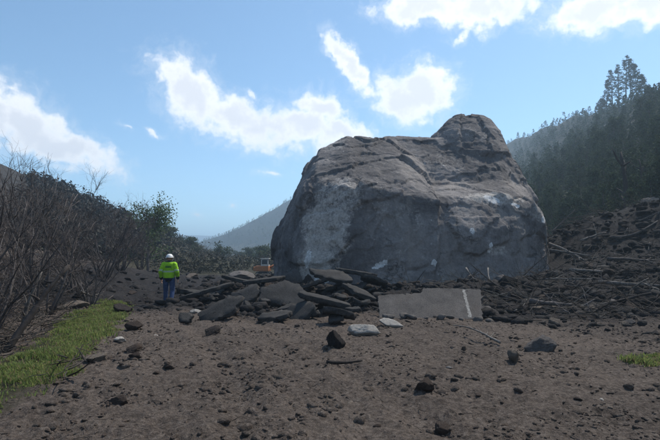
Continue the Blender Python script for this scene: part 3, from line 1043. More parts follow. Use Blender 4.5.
def scatter(n, y0, y1, dens, xr=1.0, bias=1.0):
    """random ground points in front of the camera, thinned by dens(x, y)"""
    out = []
    while sum(len(q) for q in out) < n:
        y = y0 + (y1 - y0) * rng.random(4 * n) ** bias
        x = (rng.random(4 * n) * 2 - 1) * (y * .78 + 1.5) * xr
        keep = rng.random(4 * n) < dens(x, y)
        out.append(np.stack([x[keep], y[keep]], 1))
    return np.concatenate(out)[:n]


def in_rock(x, y):
    return (x > -3.6) & (x < 11.3) & (y > 21.2) & (y < 34)


def scatter_mesh(pts, sizes, shapes, zsq=.7, sink=.15):
    """joins small stones of a few shapes, each turned and squashed its own way"""
    vs, fs, n = [], [], 0
    z = hgt(pts[:, 0], pts[:, 1])
    for si, (v, f) in enumerate(shapes):
        sel = np.arange(len(pts)) % len(shapes) == si
        p, s, zz = pts[sel], sizes[sel], z[sel]
        m = len(p)
        a = rng.random(m) * 6.283
        t = rng.normal(0, .4, m)
        sc = s[:, None] * np.stack([.75 + .6 * rng.random(m), .6 + .5 * rng.random(m), zsq * (.6 + .6 * rng.random(m))], 1)
        q = v[None] * sc[:, None]
        y2 = q[..., 1] * np.cos(t)[:, None] - q[..., 2] * np.sin(t)[:, None]
        z2 = q[..., 1] * np.sin(t)[:, None] + q[..., 2] * np.cos(t)[:, None]
        x3 = q[..., 0] * np.cos(a)[:, None] - y2 * np.sin(a)[:, None]
        y3 = q[..., 0] * np.sin(a)[:, None] + y2 * np.cos(a)[:, None]
        out = np.stack([x3 + p[:, :1], y3 + p[:, 1:], z2 + (zz - sink * s)[:, None]], -1)
        vs.append(out.reshape(-1, 3))
        fs.append((f[None] + n + (np.arange(m) * len(v))[:, None, None]).reshape(-1, 3))
        n += m * len(v)
    return np.concatenate(vs), np.concatenate(fs)


def pebble(seed):
    r_ = np.random.default_rng(seed)
    v, f = ico(1)
    v = v * (1 + r_.uniform(-.5, .35, (len(v), 1)))
    v = v / np.abs(v).max(0)
    v[:, 2] += .5
    return v, f


PEB = [pebble(k) for k in range(8)]

# stones large enough to be picked out singly, lying on the dirt
pts = scatter(55, 4.5, 14, lambda x, y: np.where(in_view(x, y, 0) & (turf_mask(x, y) < .5), .5, 0), bias=1.3)
for k, (x, y) in enumerate(pts):
    s = .014 + .022 * rng.random() ** 2 + .0013 * y
    mt = [m_rock_brown, m_rock_brown, m_rock_dark, m_rock_brown, m_rock_brown, m_rock_brown, m_rock_tan][k % 7] if k % 14 != 13 else m_rock_pale
    kind = {'rock_brown': 'brown', 'rock_dark': 'dark', 'rock_tan': 'tan', 'rock_pale': 'whitish'}[mt.name]
    nm = SMALL[k % 6].name
    me = SMALL[k % 6].copy() if False else None
    key = ('s', k % 6, mt.name)
    if key not in _ico:
        _ico[key] = SMALL[k % 6].copy(); _ico[key].materials.append(mt)
    o = link('loose_stone', _ico[key], None, loc=(x, y, gz(x, y) - s * .1), rot=(0, 0, rng.random() * 6.28), scale=(s * 1.4, s, s * .55))
    setp(o, 'small %s stone scattered loose on the open dirt' % kind, 'stone', '%s stones scattered on the dirt' % kind)

# chunks in the churned debris round the rock
pts = scatter(170, 11.5, 31, lambda x, y: np.where(in_view(x, y, 10) & ~in_rock(x, y), churn_mask(x, y) * (.15 + .85 * sstep(-6.5, -3.5, x)), 0), bias=1.2)
for k, (x, y) in enumerate(pts):
    s = .09 + .20 * rng.random() ** 2
    mt = [m_rock_dark, m_rock_dark, m_rock_brown, m_rock_dark, m_rock_grey, m_rock_dark, m_rock_brown, m_rock_tan][k % 8]
    kind = {'rock_brown': 'brown', 'rock_dark': 'blackish', 'rock_tan': 'tan', 'rock_grey': 'grey'}[mt.name]
    key = ('c', k % 7, mt.name)
    if key not in _ico:
        _ico[key] = ROCKS[k % 7].copy(); _ico[key].materials.append(mt)
    o = link('rubble_chunk', _ico[key], None, loc=(x, y, gz(x, y) - s * .1), rot=(rng.normal() * .2, rng.normal() * .2, rng.random() * 6.28), scale=(s * 1.3, s, s * .8))
    setp(o, '%s rubble chunk in the dark debris round the great rock' % kind, 'rock', '%s rubble chunks round the great rock' % kind)

pts = scatter(21000, 3.0, 20, lambda x, y: np.where(in_view(x, y, 60), .35 + .5 * churn_mask(x, y), 0) * np.where(turf_mask(x, y) > .5, .12, 1) * np.where(in_rock(x, y), 0, 1) * (.06 + .94 * sstep(-.12, .30, fbm(np.stack([x * .75, y * .75, 0 * x], 1), 4, .6))), bias=1.35)
sz = .004 + .026 * rng.random(len(pts)) ** 2.6 + .0004 * pts[:, 1]
ring, rsz = [], []
for (x, y, w) in STONE_SPOTS:            # crumbs banked round the bigger stones
    if y < 17:
        for q in range(26):
            a, dd = rng.random() * 6.283, w * (.75 + .9 * rng.random() ** 2)
            ring.append((x + dd * math.cos(a), y + w * .3 + dd * .8 * math.sin(a))); rsz.append(w * rng.uniform(.05, .20))
pts = np.concatenate([pts, np.array(ring)]); sz = np.concatenate([sz, np.array(rsz)])
v, f = scatter_mesh(pts, sz, PEB, .55, .2)
setp(link('gravel', mesh_np('gravel', v, f), m_clods), 'loose brown gravel and crumbs of earth over the dirt', 'gravel', kind='stuff')
def lumps(seed):
    v, f = rock_shape(seed, 2, 7, .10, .7)
    v = v.copy(); v[:, 2] -= .25
    return v, f


pts = scatter(1700, 3.2, 15, lambda x, y: np.where(in_view(x, y, 40) & (turf_mask(x, y) < .5), .04 + .96 * sstep(.0, .28, fbm(np.stack([x * .9 + 30, y * .9, 0 * x], 1), 4, .6)), 0), bias=1.2)
sz = .014 + .055 * rng.random(len(pts)) ** 2.5
v, f = scatter_mesh(pts, sz, [lumps(130 + k) for k in range(6)], .6, .1)
setp(link('soil_clods', mesh_np('soil_clods', v, f), m_ground), 'low brown soil clods half sunk in the dirt', 'clods', kind='stuff')
pts = scatter(9500, 8, 38, lambda x, y: np.where(in_view(x, y, 60) & ~in_rock(x, y), churn_mask(x, y) * (.10 + .90 * sstep(-6.5, -3.5, x)), 0), bias=1.1)
sz = (.035 + .26 * rng.random(len(pts)) ** 4) * (.35 + .65 * sstep(8, 15, pts[:, 1]))
v, f = scatter_mesh(pts, sz, [rock_shape(90 + k, 1, 12, .05, .45) for k in range(8)], .6, .1)
setp(link('rubble', mesh_np('rubble', v, f), m_rubble), 'dark churned rubble heaped round the great rock', 'rubble', kind='stuff')


# ------------------------------------------------------------------ branches, logs and sticks
def wander(p0, d0, L, n, bend, r_, up=0.0):
    d = np.array(d0, float); d /= np.linalg.norm(d)
    p = np.array(p0, float)
    out = [p.copy()]
    for k in range(n):
        d = d + r_.normal(0, bend, 3) + np.array((0, 0, up))
        d /= np.linalg.norm(d)
        p = p + d * L / n
        out.append(p.copy())
    return np.array(out)


def branch_mesh(seed, L, rad, forks=4, sides=6):
    """a broken branch lying along x with a few side shoots"""
    r_ = np.random.default_rng(seed)
    T = Tubes()
    pts = wander((-L / 2, 0, 0), (1, 0, 0), L, 9, .07, r_)
    T.add(pts, np.linspace(rad, rad * .4, 10) * r_.uniform(.85, 1.15, 10), sides)
    for k in range(forks):
        i = r_.integers(2, 8)
        d = pts[min(i + 1, 9)] - pts[i - 1]; d /= np.linalg.norm(d)
        d = d + r_.normal(0, .7, 3)
        q = wander(pts[i], d, L * r_.uniform(.10, .32), 5, .12, r_)
        T.add(q, np.linspace(rad * .5, rad * .15, 6), 5 if sides > 4 else 4)
    return T.mesh('branch_mesh')


def place_stick(name, a, b_, rad, mat, label, cat, forks=4, seed=0, group=None):
    a, b_ = np.array(a, float), np.array(b_, float)
    L = np.linalg.norm(b_ - a)
    me = branch_mesh(seed, L, rad, forks)
    q = Vector(b_ - a).to_track_quat('X', 'Z')
    o = link(name, me, mat, loc=tuple((a + b_) / 2))
    o.rotation_euler = q.to_euler()
    return setp(o, label, cat, group)


place_stick('dead_log', P(549, 244, 24.2), P(603, 262, 22.4), .09, m_deadwood, 'grey fallen log leaning on the right end of great rock', 'log', 3, 3)
place_stick('dead_log', P(549, 250, 23.4), P(590, 258, 22.6), .06, m_deadwood, 'thinner grey fallen log below the leaning log', 'log', 2, 4)
place_stick('dead_branch', P(466, 268, 18.4), P(492, 302, 16.8), .035, m_deadwood, 'pale forked branch leaning over the right end of slab', 'branch', 6, 5)
place_stick('dead_branch', P(488, 268, 19), P(478, 300, 17), .03, m_deadwood, 'thin pale branch standing behind the pavement slab', 'branch', 5, 6)
place_stick('dead_branch', P(484, 300, 15.5), P(520, 338, 13.2), .03, m_deadwood, 'long bare branch sloping down right of the pavement slab', 'branch', 5, 7)
p1, p2 = ghit(327, 364), ghit(360, 362.5)
place_stick('wood_board', p1 + np.array((0, 0, .02)), p2 + np.array((0, 0, .02)), .035, m_darkwood, 'short straight dark piece of wood on open dirt', 'wood', 0, 8)
place_stick('dead_log', ghit(62, 312) + np.array((-.3, 0, .1)), ghit(124, 300) + np.array((0, 0, .12)), .06, m_darkwood, 'dark log lying along the far edge of the grass', 'log', 1, 9)
place_stick('dead_branch', P(546, 226, 23.0), P(552, 285, 22.6), .035, m_deadwood, 'thin pale branch standing at right edge of great rock', 'branch', 4, 10)
place_stick('dead_branch', ghit(500, 346) + np.array((0, 0, .05)), ghit(468, 334) + np.array((0, 0, .12)), .022, m_deadwood, 'pale stick lying left of the small upright tan stone', 'branch', 3, 11)
place_stick('tree_snag', P(628, 218, 34), P(631, 150, 35), .22, m_darkwood, 'dark broken trunk standing on the right debris slope', 'dead tree', 5, 12)
place_stick('tree_snag', P(641, 205, 37), P(637, 160, 38), .12, m_darkwood, 'thinner dark broken trunk right of the other snag', 'dead tree', 5, 13)
place_stick('dead_branch', P(600, 252, 24.0), P(607, 235, 24.2), .05, m_deadwood, 'short pale stub sticking up from the right debris', 'branch', 2, 14)

rq = np.random.default_rng(54)
for k, (px, py, L) in enumerate([(575, 292, 2.4), (605, 276, 2.8), (632, 262, 2.2), (590, 262, 2.0), (640, 290, 2.6), (565, 312, 1.9), (618, 310, 2.2), (600, 240, 2.4), (640, 238, 2.6), (520, 310, 1.6)]):
    p = ghit(px, py)
    a = rq.uniform(-.5, .5)
    d = np.array((math.cos(a), math.sin(a) * .7, rq.normal(0, .12))) * L / 2
    place_stick('broken_log', p - d + np.array((0, 0, .12)), p + d + np.array((0, 0, .12)), rq.uniform(.045, .085), [m_darkwood, m_deadwood, m_bark][k % 3],
                '%s broken log half buried in the right debris bank' % ['blackish', 'pale grey', 'dull grey'][k % 3], 'log', 3, 70 + k, '%s logs in the right debris' % ['blackish', 'pale grey', 'dull grey'][k % 3])

BR = [branch_mesh(60 + k, 1.0, .017, 6 + k % 4, 5) for k in range(7)]
pts = scatter(120, 10.0, 32, lambda x, y: np.where(in_view(x, y, 10) & ~in_rock(x, y), (sstep(3, 7, x) + .04) * churn_mask(x, y) ** 2, 0))
for k, (x, y) in enumerate(pts):
    s = .5 + 1.5 * rng.random() ** 2
    mt = [m_deadwood, m_darkwood, m_bark, m_deadwood][k % 4]
    key = ('b', k % 7, mt.name)
    if key not in _ico:
        _ico[key] = BR[k % 7].copy(); _ico[key].materials.append(mt)
    o = link('broken_branch', _ico[key], None, loc=(x, y, gz(x, y) + .05 + .10 * s), rot=(rng.random() * 6, rng.normal() * .35, rng.random() * 6.28), scale=(s, s, s))
    kind = {'dead_wood': 'pale grey', 'dark_wood': 'blackish', 'grey_bark': 'dull grey'}[mt.name]
    setp(o, '%s broken branch stuck in the churned debris' % kind, 'branch', '%s broken branches in the debris' % kind)

# fine stick litter: in the debris on the right, under the shrubs on the left, and thinly on the dirt
T = Tubes()
rl = np.random.default_rng(21)
lp = np.concatenate([scatter(1500, 9.0, 36, lambda x, y: np.where(in_view(x, y, 20) & ~in_rock(x, y), sstep(1, 6, x) * churn_mask(x, y) ** 2, 0)),
                     scatter(1300, 6, 22, lambda x, y: np.where(in_view(x, y, 20), sstep(-.46, -.56, x / y) * (1 - turf_mask(x, y)), 0)),
                     scatter(500, 3.5, 13, lambda x, y: np.where(in_view(x, y, 20), .5 * (1 - turf_mask(x, y)), 0), bias=1.3)])
lz = hgt(lp[:, 0], lp[:, 1])
for k in range(len(lp)):
    small = k >= 2800
    L = rl.uniform(.05, .22) if small else (rl.uniform(.25, 1.4) if k < 1500 else rl.uniform(.12, .55))
    a = rl.random() * 6.283
    el_ = 0 if small else abs(rl.normal(0, .35))
    d = (math.cos(a) * math.cos(el_), math.sin(a) * math.cos(el_), math.sin(el_))
    q = wander((lp[k, 0], lp[k, 1], lz[k] + (.006 if small else .02 + rl.random() * .15)), d, L, 3, .12, rl)
    T.add(q, np.linspace(1, .5, 4) * (rl.uniform(.002, .005) if small else rl.uniform(.005, .016)), 3)
setp(link('stick_litter', T.mesh('stick_litter'), m_litter), 'fine broken sticks and twigs littering the ground', 'sticks', kind='stuff')


# ------------------------------------------------------------------ grass
def grass(name, poly, n, h0, h1, label):
    poly = np.array(poly)
    lo, hi = poly.min(0), poly.max(0)
    pts = []
    while sum(len(q) for q in pts) < n:
        q = lo + (hi - lo) * rng.random((n * 3, 2))
        w = q + (.30 + .25 * rng.random((len(q), 1))) * np.stack([fbm(np.concatenate([q * 2.2, np.zeros((len(q), 1))], 1) + s, 3) for s in (0, 50)], 1)
        w = w + rng.normal(0, .10, w.shape) * (rng.random((len(w), 1)) < .5)
        k = poly_mask(w[:, 0], w[:, 1], [tuple(p) for p in poly])
        den = .10 + .90 * sstep(-.20, .25, fbm(np.concatenate([q * 1.3, np.ones((len(q), 1))], 1), 3))
        k &= (rng.random(len(q)) < den) & (np.abs(q[:, 0]) < .80 * q[:, 1] + .6)
        pts.append(q[k])
    p = np.concatenate(pts)[:n]
    z = hgt(p[:, 0], p[:, 1])
    tall = .5 + .9 * sstep(-.3, .4, fbm(np.concatenate([p * .9, 3 * np.ones((n, 1))], 1), 3))
    h = (h0 + (h1 - h0) * rng.random(n)) * tall
    a = rng.random(n) * 6.283
    w = .0035 + .004 * rng.random(n) + .0004 * p[:, 1]
    lean = rng.normal(0, .35, (n, 2)) * h[:, None]
    s = np.stack([np.cos(a), np.sin(a)], 1) * w[:, None]
    base = np.concatenate([p, (z - .01)[:, None]], 1)
    b0 = base.copy(); b0[:, :2] -= s
    b1 = base.copy(); b1[:, :2] += s
    m0 = base.copy(); m0[:, :2] += lean * .35 - s * .7; m0[:, 2] += h * .6
    m1 = base.copy(); m1[:, :2] += lean * .35 + s * .7; m1[:, 2] += h * .6
    t = base.copy(); t[:, :2] += lean; t[:, 2] += h * (1 - .25 * rng.random(n))
    v = np.stack([b0, b1, m1, m0, t], 1).reshape(-1, 3)
    i = np.arange(n)[:, None] * 5
    setp(link(name, mesh_np(name, v, [i + np.array([0, 1, 2, 3]), i + np.array([3, 2, 4])]), m_grass), label, 'grass', kind='stuff')


grass('grass', TURF, 52000, .035, .105, 'strip of short green grass along the left road edge')
grass('grass', [tuple(ghit(a, b_)[:2]) for a, b_ in ((622, 359), (640, 357), (720, 356), (720, 368), (650, 367), (628, 364))], 7000, .04, .10, 'small patch of green grass at the right picture edge')


# ------------------------------------------------------------------ bare shrubs
def make_shrub(seed, H, nst, mat_s, mat_t, spread=.55, dens=1.0, sides=3):
    r_ = np.random.default_rng(seed)
    stems, tw = [], Tubes()
    for k in range(nst):
        T = Tubes()
        a = r_.random() * 6.283
        s = spread * r_.uniform(.25, 1.15)
        L = H * r_.uniform(.7, 1.05)
        pts = wander((.12 * math.cos(a), .12 * math.sin(a), -.08), (math.cos(a) * s, math.sin(a) * s, 1), L, 9, .13, r_, .02)
        r0 = .0095 * H * r_.uniform(.5, 1.25)
        T.add(pts, np.linspace(r0, r0 * .22, 10), 5)
        stems.append(T.mesh('stem_mesh'))
        for j in range(int(8 * dens)):
            i = r_.integers(2, 9)
            d = pts[i + 1 if i < 9 else 9] - pts[i - 1]; d /= np.linalg.norm(d)
            d = d + r_.normal(0, .62, 3)
            L2 = L * r_.uniform(.2, .45) * (1 - .04 * i)
            p2 = wander(pts[i], d, L2, 6, .17, r_, .05)
            r2 = r0 * .42 * (1 - .05 * i)
            tw.add(p2, np.linspace(r2, r2 * .3, 7), 4)
            for u in range(int(6 * dens)):
                i2 = r_.integers(1, 6)
                d2 = p2[i2 + 1] - p2[i2 - 1]; d2 /= np.linalg.norm(d2)
                d2 = d2 + r_.normal(0, .65, 3)
                p3 = wander(p2[i2], d2, L2 * r_.uniform(.25, .55), 4, .18, r_, .06)
                tw.add(p3, np.linspace(r2 * .42, r2 * .2, 5), sides)
                for w in range(2):
                    i3 = r_.integers(1, 4)
                    d3 = p3[i3 + 1] - p3[i3 - 1]; d3 /= np.linalg.norm(d3) + 1e-9
                    p4 = wander(p3[i3], d3 + r_.normal(0, .6, 3), L2 * r_.uniform(.12, .28), 2, .15, r_)
                    tw.add(p4, np.linspace(r2 * .26, r2 * .14, 3), sides)
    root = empty('bare_shrub')
    for me in stems:
        link('stem', me, mat_s, root)
    link('twigs', tw.mesh('twigs_mesh', False), mat_t, root)['kind'] = 'stuff'
    return root


SHR = [make_shrub(301, 3.4, 10, m_bark, m_twig, .55, 1.05), make_shrub(302, 3.4, 7, m_bark, m_twig, .7, 1.1), make_shrub(303, 3.4, 10, m_bark, m_twig, .45, 1.05)]
GS = 'bare shrubs along the left bank'
shr_used = [False] * 3
NEAR = [  # variant, px of the foot, D, height m, label
    (0, -12, 8.8, 3.3, 'nearest bare shrub, its thick dark stems by the grass'),
    (1, -45, 9.0, 3.9, 'tall bare shrub cut off by the left picture edge'),
    (2, 48, 12.5, 3.5, 'bare shrub standing second along the bank from the left'),
    (0, 8, 13.0, 4.5, 'tall bare shrub with sky behind its fine top twigs'),
    (1, 78, 17.0, 4.1, 'bare shrub above the wide tan flat rock'),
    (2, 40, 17.0, 4.9, 'tall bare shrub behind the middle of the bank'),
    (0, 105, 22.0, 4.2, 'bare shrub behind the dark log at the grass end'),
    (1, 68, 26.0, 5.4, 'far tall bare shrub rising above its neighbours'),
    (2, 122, 25.0, 4.0, 'bare shrub nearest the worker, left of him'),
    (0, 20, 27.0, 5.4, 'far bare shrub on the slope at the left edge'),
    (1, 112, 31.0, 5.2, 'far bare shrub just left of the leafy tree'),
    (2, 141, 30.0, 3.2, 'low bare shrub under the leafy tree'),
    (0, 92, 15.0, 2.4, 'low bare shrub at the far end of the grass'),
    (1, -25, 16.0, 5.2, 'bare shrub at the left edge behind the tall cut off one'),
]
for (k, px, D, H, lab) in NEAR:
    o = SHR[k] if not shr_used[k] else copy_tree(SHR[k]); shr_used[k] = True
    x = (px - W0 / 2) / F0 * D
    o.location = (x, D, gz(x, D)); s = H / 3.6
    o.scale = (s * 1.05, s * 1.05, s); o.rotation_euler = (0, 0, rng.random() * 6.28)
    setp(o, lab, 'shrub', GS)
# the heavy leaning stem by the grass
place_stick('leaning_trunk', ghit(4, 352) + np.array((0, 0, -.05)), P(66, 262, 9.0), .07, m_darkwood, 'thick dark dead trunk leaning right beside the grass', 'dead tree', 2, 36)
place_stick('leaning_trunk', ghit(22, 338) + np.array((0, 0, -.05)), P(20, 270, 9.6), .045, m_deadwood, 'pale forked dead trunk among the left shrubs', 'dead tree', 3, 33)

# valley brush behind the worker, small in the picture
FARS = [make_shrub(311, 3.0, 6, m_twig_far, m_twig_far, .8, .6), make_shrub(312, 3.0, 7, m_twig_far, m_twig_far, .6, .6)]
fu = [False, False]
vb = []
for k in range(46):
    D = 42 + 70 * rng.random()
    px = rng.uniform(150, 300)
    vb.append((px, D))
for k, (px, D) in enumerate(sorted(vb, key=lambda t: t[1])):
    x = (px - W0 / 2) / F0 * D
    i = k % 2
    o = FARS[i] if not fu[i] else copy_tree(FARS[i]); fu[i] = True
    s = rng.uniform(.55, 1.0)
    o.location = (x, D, gz(x, D)); o.scale = (s * 1.3, s * 1.3, s); o.rotation_euler = (0, 0, rng.random() * 6.28)
    setp(o, 'brownish bare valley shrub on the flat behind the worker', 'shrub', 'bare valley shrubs behind the worker')


# ------------------------------------------------------------------ trees
def leaf_faces(centres, per, spread, size, r_, flat=.5):
    n = len(centres) * per
    c = np.repeat(centres, per, 0) + r_.normal(0, 1, (n, 3)) * spread * np.array((1, 1, flat))
    a = r_.normal(size=(n, 3)); a /= np.linalg.norm(a, axis=1)[:, None]
    b_ = r_.normal(size=(n, 3)); b_ -= (a * b_).sum(1)[:, None] * a; b_ /= np.linalg.norm(b_, axis=1)[:, None]
    s = size * (.6 + .8 * r_.random((n, 1)))
    v = np.stack([c - a * s, c + b_ * s * .6, c + a * s, c - b_ * s * .6], 1).reshape(-1, 3)
    return v, np.arange(n * 4).reshape(n, 4)


def make_conifer(seed, H, Rad, clumps, per, lsize, bare=.15, shape=.8, name='conifer_tree', mat=None, lean=0.0, limbs=True):
    r_ = np.random.default_rng(seed)
    T = Tubes()
    tr = wander((0, 0, -.4), (lean, 0, 1), H * .97 + .4, 8, .02, r_, .02)
    T.add(tr, np.linspace(.016 * H, .003 * H, 9), 6)
    cs = []
    for k in range(clumps):
        t = bare + (1 - bare) * r_.random() ** .9
        a = r_.random() * 6.283
        rad = Rad * (1 - t) ** shape * 1.25 * (.35 + .65 * math.sqrt(r_.random())) * (.75 + .25 * math.sin(a * 2 + seed + t * 9)) + .02 * H * .2
        zt = t * H
        i = min(int(t * 8), 7)
        ctr = tr[i] + (tr[i + 1] - tr[i]) * (t * 8 - i)
        c = np.array((ctr[0] + rad * math.cos(a), ctr[1] + rad * math.sin(a), zt - .18 * rad))
        cs.append(c)
        if limbs and rad > Rad * .25 and k % 2 == 0:
            T.add(np.array([ctr, (ctr + c) / 2 + (0, 0, .03 * H * .3), c]), np.array((.0045, .003, .0015)) * H, 3)
    v, f = leaf_faces(np.array(cs), per, lsize * 1.5, lsize, r_, .55)
    root = empty(name)
    link('trunk', T.mesh('trunk_mesh'), m_bark, root)
    link('crown', mesh_np('crown_mesh', v, f), mat or m_needles, root)
    return root


GT = 'conifers on the right hillside'
# the group of tall pines on the skyline
SKY = [  # px, py of the foot, D, height, label
    (612, 100, 130, 9.0, 'leftmost of the tall skyline pines on the hill'),
    (618, 98, 133, 10.4, 'second of the tall skyline pines from the left'),
    (625, 96, 131, 11.4, 'third of the tall skyline pines from the left'),
    (632, 93, 130, 12.0, 'tallest pine of the skyline group'),
    (637, 91, 134, 10.2, 'skyline pine just right of the tallest one'),
    (643, 88, 132, 8.2, 'rightmost tall pine of the skyline group'),
    (607, 103, 128, 5.5, 'short pine at the left foot of the skyline group'),
    (649, 85, 131, 5.0, 'short pine at the right foot of the skyline group'),
]
for k, (px, py, D, H, lab) in enumerate(SKY):
    o = make_conifer(400 + k, H * 1.3, 1.7 + .05 * H, 80, 26, .15, .30, .5, 'pine_tree')
    x = (px - W0 / 2) / F0 * D
    ys = np.linspace(D * .75, D * 1.25, 60)
    xs = x / D * ys
    zz = hgt(xs, ys)
    i = int(np.argmax((zz - EYE) / ys))        # stand it on the crest itself
    o.location = (xs[i], ys[i], zz[i] - .2)
    o.rotation_euler = (0, 0, k * 1.3)
    setp(o, lab, 'pine tree', 'tall pines on the skyline')

CON = [make_conifer(420 + k, 5.2 + .5 * (k % 3), 1.35 + .25 * (k % 3), 95, 9, .15, .05, .62 + .12 * (k % 2)) for k in range(5)]
con_low = []
for k in range(4):
    r_ = np.random.default_rng(440 + k)
    n = 42
    t = r_.random(n) ** 1.1; a = r_.random(n) * 6.283
    rad = 1.6 * (1 - t) ** .65 * (.4 + .6 * np.sqrt(r_.random(n)))
    c = np.stack([rad * np.cos(a), rad * np.sin(a), .3 + t * 4.8], 1)
    con_low.append(leaf_faces(c, 2, .20, .36, r_, .6))


def hill_spots(n, y0, y1, test):
    out = []
    while sum(len(q) for q in out) < n:
        y = y0 + (y1 - y0) * rng.random(n * 6)
        x = rng.uniform(-.62, .78, n * 6) * y
        r_, l_, m_ = hills(x, y)
        k = test(x, y, r_, l_)
        out.append(np.stack([x[k], y[k]], 1))
    return np.concatenate(out)[:n]


sp = hill_spots(2350, 33, 400, lambda x, y, r_, l_: (r_ > 3.0) & (x > 0) & (W0 / 2 + F0 * x / y > 470) & (rng.random(len(x)) < np.clip(60 / y, .15, 1)))
sp = sp[np.argsort(sp[:, 1])]
szs = (.32 + .60 * rng.random(len(sp)) ** 1.5) * np.where(sp[:, 1] < 70, .75, 1)
zs = hgt(sp[:, 0], sp[:, 1])
pxs = W0 / 2 + F0 * sp[:, 0] / sp[:, 1]
vis = (pxs > 495) & (pxs < 665)
order = np.argsort(-(szs / sp[:, 1]) * vis)
ind = set(order[:270].tolist())
used = [False] * 5
vs, fs, n = [], [], 0
for i in range(len(sp)):
    if i in ind:
        k = i % 5
        o = CON[k] if not used[k] else copy_tree(CON[k]); used[k] = True
        o.location = (sp[i, 0], sp[i, 1], zs[i]); o.scale = (szs[i] * rng.uniform(.85, 1.2),) * 2 + (szs[i],)
        o.rotation_euler = (0, 0, rng.random() * 6.28)
        el_i = (zs[i] - EYE) / sp[i, 1]
        yy = np.linspace(20, 420, 120)
        crest = ((hgt(sp[i, 0] / sp[i, 1] * yy, yy) - EYE) / yy).max()
        if sp[i, 1] < 58: zl, zg = 'dark green conifer low on the slope just above the debris bank', 'conifers just above the debris bank'
        elif el_i > crest - .035: zl, zg = 'dark green conifer standing along the crest of the right hill', 'conifers along the crest of the right hill'
        else: zl, zg = 'dark green conifer on the middle of the right hillside', GT
        setp(o, zl, 'conifer', zg)
    else:
        v, f = con_low[i % 4]
        a = rng.random() * 6.28
        q = v * szs[i]
        vs.append(np.stack([q[:, 0] * math.cos(a) - q[:, 1] * math.sin(a) + sp[i, 0], q[:, 0] * math.sin(a) + q[:, 1] * math.cos(a) + sp[i, 1], q[:, 2] + zs[i]], 1))
        fs.append(f + n); n += len(v)
# far spur behind the great rock and the far mesa: woods that read as one mass
sp2 = hill_spots(1900, 405, 660, lambda x, y, r_, l_: (r_ > 5) & (W0 / 2 + F0 * x / y > 170) & (W0 / 2 + F0 * x / y < 560))
z2 = hgt(sp2[:, 0], sp2[:, 1])
for i in range(len(sp2)):
    v, f = con_low[i % 4]
    f = f[::3]
    ss = rng.uniform(.35, .75)
    q = v.reshape(-1, 4, 3)[::3].reshape(-1, 3)
    m = q.reshape(-1, 4, 3); cm = m.mean(1, keepdims=True)
    q = (cm + (m - cm) * 1.7).reshape(-1, 3) * ss
    vs.append(q + np.array((sp2[i, 0], sp2[i, 1], z2[i])))
    fs.append(np.arange(len(q)).reshape(-1, 4) + n); n += len(q)
setp(link('forest', mesh_np('forest', np.concatenate(vs), np.concatenate(fs)), m_needles), 'dark conifer forest covering the far slopes', 'forest', kind='stuff')

# brush over the left hillside
vs, fs, n = [], [], 0
sp3 = hill_spots(1000, 30, 260, lambda x, y, r_, l_: (l_ > 1.0) & (x < -10) & (W0 / 2 + F0 * x / y > -60) & (W0 / 2 + F0 * x / y < 165) & (rng.random(len(x)) < np.clip(45 / y, .2, 1)))
z3 = hgt(sp3[:, 0], sp3[:, 1])
r_ = np.random.default_rng(77)
bush = []
for k in range(4):
    c = r_.normal(0, 1, (26, 3)) * np.array((.55, .55, .28)) + np.array((0, 0, .55))
    bush.append(leaf_faces(c, 5, .22, .15, r_, .7))
for i in range(len(sp3)):
    v, f = bush[i % 4]
    s = rng.uniform(.6, 1.5)
    vs.append(v * s + np.array((sp3[i, 0], sp3[i, 1], z3[i])))
    fs.append(f + n); n += len(v)
sp4 = np.stack([np.zeros(560), 44 + 150 * rng.random(560) ** 1.2], 1)
sp4[:, 0] = (rng.uniform(135, 310, 560) - W0 / 2) / F0 * sp4[:, 1]
sp4 = sp4[~((np.abs(sp4[:, 0] + 6.6) < 3.2) & (sp4[:, 1] < 54))]
z4 = hgt(sp4[:, 0], sp4[:, 1])
vv, fv, nv_ = [], [], 0
fine = []
for k in range(5):
    c = r_.normal(0, 1, (34, 3)) * np.array((.55, .55, .26)) + np.array((0, 0, .55))
    fine.append(leaf_faces(c, 5, .17, .085, r_, .8))
for i in range(len(sp4)):
    v, f = fine[i % 5]
    s = rng.uniform(.6, 1.5)
    vv.append(v * np.array((s * 1.2, s * 1.2, s)) + np.array((sp4[i, 0], sp4[i, 1], z4[i])))
    fv.append(f + nv_); nv_ += len(v)
m_vbrush = plain('valley_brush', (.058, .058, .042), (.115, .108, .076), .4, per='island')
setp(link('valley_brush', mesh_np('valley_brush', np.concatenate(vv), np.concatenate(fv)), m_vbrush), 'olive brown thicket covering the valley floor behind the worker', 'thicket', kind='stuff')
m_brush = plain('hill_brush', (.036, .036, .032), (.085, .080, .068), .4, per='island')
setp(link('brush', mesh_np('brush', np.concatenate(vs), np.concatenate(fs)), m_brush), 'low grey brown brush covering the left hillside', 'brush', kind='stuff')


